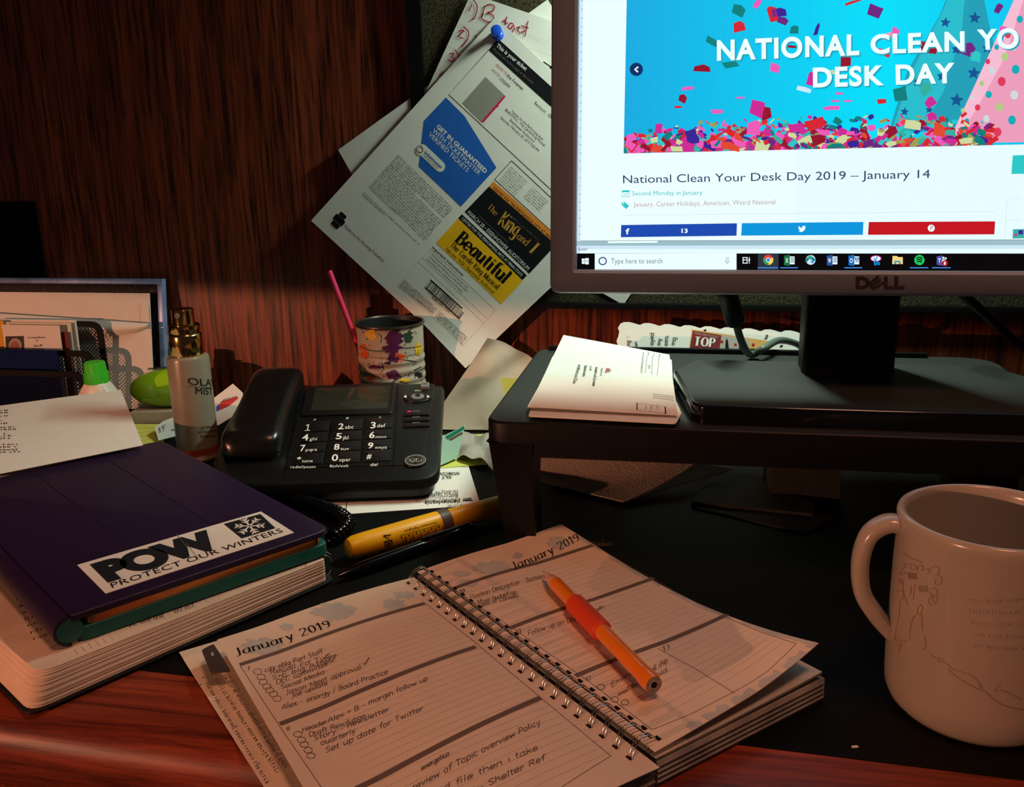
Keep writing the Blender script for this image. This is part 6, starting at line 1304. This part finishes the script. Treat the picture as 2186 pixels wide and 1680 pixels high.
pe = thing('ballpoint_pen', 'glossy black pen lying in front of the yellow highlighter', 'pen', V(((N0.x+N1.x)/2, (N0.y+N1.y)/2, 0)))
b = MB(); b.lathe(N0, d, [(.0012, 0), (.0022, .004), (.0042, .016), (.0046, .03), (.0046, L_*.6)], M_GLOSS, 24); b.build('barrel', pe)
b = MB(); b.lathe(N0, d, [(.0046, L_*.6), (.0049, L_*.605), (.0049, L_*.97), (.004, L_)], M_GLOSS, 24); b.build('cap', pe)
b = MB(); up_ = V((0, 0, 1)); sdv = d.cross(up_); q0 = N0+d*(L_*.62)+up_*.0055; Sq2 = Plane(q0, -d, sdv*-1); b.box(Plane(N0+d*L_*.97+up_*.0050, -d, d.cross(up_)), 0, L_*.37, -.0016, .0016, 0, .0012, M_GLOSS, .0004); b.build('clip', pe)
# ---------------------------------------------------------------- folded letters on the riser
f0, f1 = at_z(1130, 866, RZ+.007), at_z(1450, 884, RZ+.006)
SLt = Plane(f0, f1-f0, V((0, .19, .0245)))
b = MB(); q = [SLt.px(*p) for p in ((1129, 868), (1447, 886), (1429, 757), (1203, 715))]
def lt(i, j, S=SLt):
    a = (q[0][0]+(q[1][0]-q[0][0])*i, q[0][1]+(q[1][1]-q[0][1])*i); c = (q[3][0]+(q[2][0]-q[3][0])*i, q[3][1]+(q[2][1]-q[3][1])*i)
    return S.pt(a[0]+(c[0]-a[0])*j, a[1]+(c[1]-a[1])*j, 0)
b.sheet(lt, 10, 12, M_PAPER, .0004)
SLw = SLt; W_ = .0003
for x0, y0, x1, y1 in ((1379, 760, 1384, 797), (1391, 760, 1397, 800), (1405, 762, 1409, 802)): b.strokex(SLw, [(x0+2, y0), (x1-6, y1)], .0003, M_GREYINK, W_)
for x, y in ((1386, 752), (1398, 754), (1410, 756)): finex(b, SLw, (x-3, y), (x-4, y+8), (x+1, y), M_GREYINK, seed=int(x), w=W_)
finex(b, SLw, (1372, 752), (1367, 797), (1377, 752), M_GREYINK, seed=1, w=W_, gaps=False); finex(b, SLw, (1384, 780), (1384, 788), (1389, 780), M_INK, seed=2, w=W_)
for x, y, x1, y1, h, m, s_ in ((1294, 787, 1291, 798, 14, M_RED, 1), (1283, 786, 1280, 804, 6, M_GREYINK, 2), (1271, 784, 1264, 825, 7, M_INK, 3), (1259, 782, 1258, 792, 6, M_GREYINK, 4), (1248, 780, 1243, 805, 7, M_GREYINK, 5), (1234, 779, 1222, 819, 8, M_GREYINK, 6)): finex(b, SLw, (x, y), (x1, y1), (x+h, y), m, seed=s_, w=W_, gaps=False, dens=1.2)
for k in range(3): b.strokex(SLw, [(1394, 841+k*4), (1438, 847+k*4)], .0004, M_INK, W_)
b.strokex(SLw, [(1360, 861), (1419, 869), (1421, 884), (1360, 876)], .0003, M_GREYINK, W_, True); b.strokex(SLw, [(1360, 861), (1360, 876)], .0007, M_INK, W_); b.strokex(SLw, [(1420, 869), (1421, 884)], .0007, M_INK, W_)
for x in (1377, 1389, 1402): finex(b, SLw, (x, 866), (x, 875), (x+4, 866), M_INK, seed=x, w=W_)
tag(b.build('folded_letter'), 'upper white folded letter with printed address lines, lying on the riser beside the monitor foot', 'paper', 'letters on the riser')
b = MB(); sl = Plane(at_z(1125, 872, RZ+.004), f1-f0, V((0, .19, .010)))
qq = [sl.px(*p) for p in ((1126, 868), (1440, 896), (1434, 768), (1200, 735))]
def lt2(i, j):
    a = (qq[0][0]+(qq[1][0]-qq[0][0])*i, qq[0][1]+(qq[1][1]-qq[0][1])*i); c = (qq[3][0]+(qq[2][0]-qq[3][0])*i, qq[3][1]+(qq[2][1]-qq[3][1])*i)
    return sl.pt(a[0]+(c[0]-a[0])*j, a[1]+(c[1]-a[1])*j, -.0016*sin(pi*i)*(1-j))
b.sheet(lt2, 12, 8, M_PAPER, .0005); tag(b.build('folded_letter'), 'middle white folded letter with its edge bowed, between two other letters on the riser', 'paper', 'letters on the riser')
b = MB(); s2 = Plane((0, 0, RZ+.0014), (1, 0, 0), (0, 1, .004)); b.prism(s2, roundpoly([s2.px(*p) for p in ((1128, 887), (1443, 903), (1455, 882), (1440, 850), (1180, 760), (1140, 850))], .002), -.0009, 0, M_PAPER); tag(b.build('folded_letter'), 'lowest white folded letter with a chipped right corner, flat on the riser', 'paper', 'letters on the riser')

# ---------------------------------------------------------------- monitor cables
vc = thing('video_cable', 'grey green video cable with a thick black plug hanging below the monitor', 'cable', at_y(1605, 757, .70))
M_CBL = mat('grey_cable', (88, 102, 92), rough=.45, spec=.4, var=.03)
pA, pB = at_y(1552, 622, .70), at_y(1572, 692, .71)
b = MB(); dd = (pB-pA); l_ = dd.length; dd.normalize(); b.lathe(pA, dd, [(.004, -.004), (.0062, 0), (.0072, .002), (.0074, l_-.004), (.0066, l_-.001), (.0034, l_)], M_BLACK, 24); b.build('ferrite_plug', vc)
b = MB(); b.tube(smooth_path([at_y(1571, 690, .71), at_y(1580, 720, .715), at_y(1592, 747, .725), V((*at_z(1606, 757, RZ+.0036).to_tuple()[:2], RZ+.0038)), at_y(1630, 744, .755), at_y(1662, 727, .785), at_y(1695, 732, .815), at_y(1715, 745, .83), at_y(1740, 775, .84)], 8),   .0029, M_CBL, 12); b.build('cable', vc, 60)
b = MB(); b.tube(smooth_path([at_y(2040, 615, .69), at_y(2080, 650, .71), at_y(2125, 690, .74), at_y(2160, 722, .765), at_y(2210, 760, .795), at_y(2280, 850, .82)], 8), .0036, M_BLACK, 12); tag(b.build('power_cable'), 'black power cable running down right of the monitor neck', 'cable')

# ---------------------------------------------------------------- card leaning behind the riser
SCd = Plane(at_y(1320, 720, .868), (1, .03, 0), (0, .035, .1))
tp = []
x = 1322
pts = [(1320, 740), (1316, 728), (1320, 718), (1322, 708), (1319, 700), (1324, 692)]
k = 0
while x < 1716:
    y = 690+(x-1322)*.052; pts += [(x+2, y+1), (x+10, y-2.5), (x+22, y-2.5), (x+34, y+.5), (x+41, y+3)]; x += 43
pts += [(1716, 712), (1800, 716), (1800, 830), (1320, 830)]
b = MB(); b.prism(SCd, [SCd.px(*p) for p in pts], -.0006, 0, M_PAPER)
for tx, x, y, x1, y1, w_ in (('ng', 1347, 738, 1345, 727, 10), ('an', 1361, 739, 1360, 729, 6), ('ayed', 1395, 737, 1396, 710, 9), ('my', 1410, 737, 1412, 722, 9), ('ees.', 1425, 738, 1427, 713, 9), ('ing', 1440, 737, 1444, 720, 10)): handx(b, SCd, tx, (x, y), (x1, y1), (x-w_, y), M_INK, pen=.0005, jit=.01, slant=0, w=.0004)
for x, y in ((1338, 717), (1339, 721), (1343, 719)): b.polyx(SCd, ellipse(x, y, .8, .8, 8), M_INK, .0004)
b.polyx(SCd, [(1471, 742), (1477, 703), (1640, 728), (1640, 745)], mat('tan_print', (214, 160, 90), rough=.7), .0003)
b.polyx(SCd, [(1473, 742), (1479, 706), (1540, 716), (1536, 745)], mat('maroon_print', (120, 28, 30), rough=.7), .0005)
serifx(b, SCd, 'TOP', (1481, 737), (1527, 741), (1484, 719), M_WHITE, thick=.2, thin=.06, ser=.12, w=.0007); textx(b, SCd, "WINE SPECTATOR'S", (1482, 713), (1533, 722), (1483, 709), M_FAINT, w=.0007)
b.polyx(SCd, [(1540, 716), (1600, 725), (1600, 745), (1537, 745)], M_FAINT, .0005)
for x, y in ((1541, 730), (1570, 736), (1608, 736)): b.polyx(SCd, ellipse(x, y, 3, 3.2, 10), M_RED, .0006)
for x in (1548, 1577): b.polyx(SCd, [(x, 745), (x+1, 728), (x+4, 722), (x+6, 728), (x+8, 745)], M_DKP, .0006)
for tx, x, y, x1, y1 in (('lo', 1637, 724, 1640, 714), ('s', 1668, 741, 1672, 736), ('A', 1508, 707, 1508, 703)): handx(b, SCd, tx, (x, y), (x1, y1), (x-6, y), M_INK, pen=.0007, jit=.01, slant=0)
tag(b.build('scalloped_card'), 'white card with a scalloped top edge and handwriting leaning behind the riser', 'card')

# ---------------------------------------------------------------- things in the dark under the riser
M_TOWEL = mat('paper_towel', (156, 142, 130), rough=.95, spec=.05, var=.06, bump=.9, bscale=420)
ta, tb_, tc_, td = at_z(1138, 1028, .002), at_z(1330, 1074, .002), at_y(1565, 1005, .742), at_y(1148, 930, .738)
def towel(i, j):
    p = (ta+(tb_-ta)*i)*(1-j)+(td+(tc_-td)*i)*j; return V((p.x, p.y, p.z+.0015-.012*sin(pi*j)*(1-i)+.003*sin(6*i+4*j)*j*(1-j)+.002*sin(17*i)*j*(1-j)))
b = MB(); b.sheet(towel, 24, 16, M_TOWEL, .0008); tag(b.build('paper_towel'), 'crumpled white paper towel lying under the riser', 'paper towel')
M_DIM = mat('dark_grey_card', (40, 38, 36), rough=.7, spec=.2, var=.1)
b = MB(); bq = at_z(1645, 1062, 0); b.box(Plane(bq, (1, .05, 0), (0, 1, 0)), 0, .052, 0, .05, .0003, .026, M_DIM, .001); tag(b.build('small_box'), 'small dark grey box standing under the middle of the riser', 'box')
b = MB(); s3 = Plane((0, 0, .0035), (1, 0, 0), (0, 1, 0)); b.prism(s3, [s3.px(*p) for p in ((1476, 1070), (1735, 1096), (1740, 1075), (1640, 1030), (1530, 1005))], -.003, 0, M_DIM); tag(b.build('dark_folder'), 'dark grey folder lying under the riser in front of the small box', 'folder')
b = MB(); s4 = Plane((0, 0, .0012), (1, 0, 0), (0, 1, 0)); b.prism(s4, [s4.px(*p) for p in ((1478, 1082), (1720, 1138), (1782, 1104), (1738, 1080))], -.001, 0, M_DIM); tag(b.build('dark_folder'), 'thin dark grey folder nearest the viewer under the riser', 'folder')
b = MB(); s5 = Plane(at_y(1540, 985, .80), (1, 0, 0), (0, .3, 1)); b.prism(s5, [s5.px(*p) for p in ((1535, 990), (1552, 987), (1572, 968), (1535, 966))], -.0006, 0, M_PAPER); b.prism(s5, [s5.px(*p) for p in ((1537, 990), (1550, 987), (1556, 1030), (1534, 1030))], -.0007, -.0002, M_DIM); tag(b.build('scrap_and_glint'), 'pale paper corner showing under the middle of the riser top', 'paper')
b = MB(); px0 = at_z(2070, 1032, 0); b.box(Plane(px0, (1, .1, 0), (0, 1, 0)), 0, .05, 0, .04, .0003, .016, M_GLOSS, .002, .004); tag(b.build('black_gadget'), 'glossy black gadget lying under the riser behind the mug', 'gadget')
b = MB(); s6 = Plane(at_y(2072, 1000, at_z(2070, 1032, 0).y+.006), (1, .1, 0), (0, .8, .3)); b.prism(s6, [s6.px(*p) for p in ((2070, 993), (2104, 994), (2098, 989), (2071, 988.5))], -.0004, 0, M_PAPER); b.prism(s6, [s6.px(*p) for p in ((2118, 995), (2165, 1001), (2165, 995), (2118, 993.5))], -.0004, 0, M_PAPER); tag(b.build('scrap_and_glint'), 'white slivers painted as reflections on the black gadget under the riser behind the mug', 'paper')  # reflections on the gloss, modelled as white slivers

# ---------------------------------------------------------------- mug
MX, MY, MR, MHt = .1405, .4415, .0415, .1015
mug = thing('mug', 'white ceramic mug with a faint child drawing standing at the right front', 'mug', (MX, MY, 0))
M_CER = mat('white_ceramic', (166, 157, 143), rough=.22, spec=.5, var=.02, coat=.25)
b = MB()
po_ = [(.030, .0), (.0335, .0), (.0352, .0006), (.0385, .004), (.0405, .009), (MR-.0005, .016), (MR, .03), (MR, MHt-.006), (MR+.0004, MHt-.0025), (MR-.0003, MHt-.0006), (MR-.0018, MHt), (MR-.0034, MHt-.0008), (MR-.0042, MHt-.004), (MR-.0044, .02), (MR-.008, .009), (.02, .007), (.0, .007)]
b.lathe((MX, MY, 0), (0, 0, 1), po_, M_CER, 72, False); b.lathe((MX, MY, 0), (0, 0, 1), [(.030, 0), (.029, .0012), (0, .0012)], M_CER, 40, False)
SM = Cyl((MX, MY, 0), MR+.0001)
M_DR1 = mat('drawing_grey', (146, 137, 122), rough=.4); M_DR2 = mat('drawing_red', (172, 122, 98), rough=.4); M_DR3 = mat('drawing_faint', (166, 154, 138), rough=.4)
X5 = lambda p: [(1700+x/2.471, 1000+y/2.471) for x, y in p]
def dr(p, m, wd=.0005): b.strokex(SM, X5(p), wd, m, .0001, smooth=5)
for p in ([(560, 440), (600, 470), (660, 495)], [(560, 500), (580, 510), (560, 530), (545, 555), (560, 560)], [(600, 505), (625, 510), (630, 530), (612, 535), (600, 520)], [(640, 540), (640, 515), (655, 510), (668, 520), (660, 540)], [(672, 540), (690, 530), (705, 545), (690, 555)], [(705, 530), (730, 515), (752, 530), (745, 560), (720, 570)], [(745, 560), (765, 580), (760, 610), (735, 612), (730, 590), (748, 585)], [(700, 640), (725, 630), (742, 650), (735, 700), (712, 720), (696, 700), (712, 670), (730, 675)], [(700, 650), (715, 670), (720, 700)], [(560, 560), (580, 545)]): dr(p, M_DR1)
for cx_, cy_ in ((612, 566), (668, 634)):
    for k in range(8): dr([(cx_-24+k*6, cy_-16), (cx_-18+k*6, cy_+18)], M_DR1, .0006)
for p in ([(545, 580), (560, 590), (555, 610), (543, 600), (545, 580)], [(565, 600), (560, 650)], [(524, 655), (545, 645), (565, 655), (560, 685), (545, 690)], [(560, 650), (580, 700), (585, 720)], [(548, 690), (540, 780), (525, 850), (518, 890)], [(655, 720), (665, 735), (655, 765), (640, 765), (640, 735), (655, 720)], [(660, 765), (664, 855)], [(650, 770), (625, 775), (605, 820), (595, 890)], [(625, 775), (612, 790)], [(518, 890), (530, 910), (545, 905), (570, 915), (580, 900)], [(600, 905), (595, 885)], [(530, 935), (545, 925), (550, 940), (540, 960), (545, 970)], [(670, 885), (680, 905), (678, 955), (665, 945)], [(605, 620), (600, 670)], [(625, 610), (615, 690)]): dr(p, M_DR2)
for p in ([(705, 985), (740, 1000), (770, 1010), (765, 1025), (745, 1015), (750, 995)], [(770, 1010), (830, 1060), (920, 1090), (980, 1150)], [(800, 1060), (860, 1110), (960, 1165), (1000, 1180)], [(960, 1130), (980, 1165)], [(1000, 1180), (1070, 1240), (1160, 1270), (1260, 1275)], [(1075, 1140), (1045, 1170), (1100, 1175), (1190, 1220)], [(1060, 1235), (1080, 1250)]): dr(p, M_DR1, .0005)
for k in range(5): finex(b, SM, X5([(900+k*10, 700+k*60)])[0], X5([(1230, 690+k*66)])[0], X5([(900+k*10, 680+k*60)])[0], M_DR3, seed=400+k, w=.0001, dens=.8)
b.build('mug_body', mug, 50)
# handle, to the left
hd = V((-.985, .02, 0)).normalized(); hp = [(MR-.002, .0935), (MR+.005, .0935), (MR+.0125, .087), (MR+.0155, .073), (MR+.0135, .057), (MR+.007, .046), (MR+.001, .039), (MR-.003, .035)]
hs = smooth_path([V((MX, MY, 0))+hd*r+V((0, 0, z)) for r, z in hp], 6); sdv = V((0, 0, 1)).cross(hd); ls = []
for i, p in enumerate(hs):
    t = (hs[min(i+1, len(hs)-1)]-hs[max(i-1, 0)]).normalized(); nn = t.cross(sdv).normalized()
    ls.append([p+sdv*.0066*(abs(cos(a))**.8)*(1 if cos(a) > 0 else -1)+nn*.0042*(abs(sin(a))**.9)*(1 if sin(a) > 0 else -1) for a in [2*pi*k/20 for k in range(20)]])
b = MB(); b.loft(ls, M_CER); b.build('handle', mug, 60)
# white fleck on the desk
b = MB(); p = at_z(1825, 1595, .0002); b.prism(Plane(p, (1, .2, 0), (0, 1, 0)), [(-.0016, -.0006), (.0016, -.0004), (.0012, .0007), (-.0014, .0005)], 0, .0005, M_PAPER); tag(b.build('paper_fleck'), 'tiny white paper fleck on the black desk top left of the mug', 'paper')
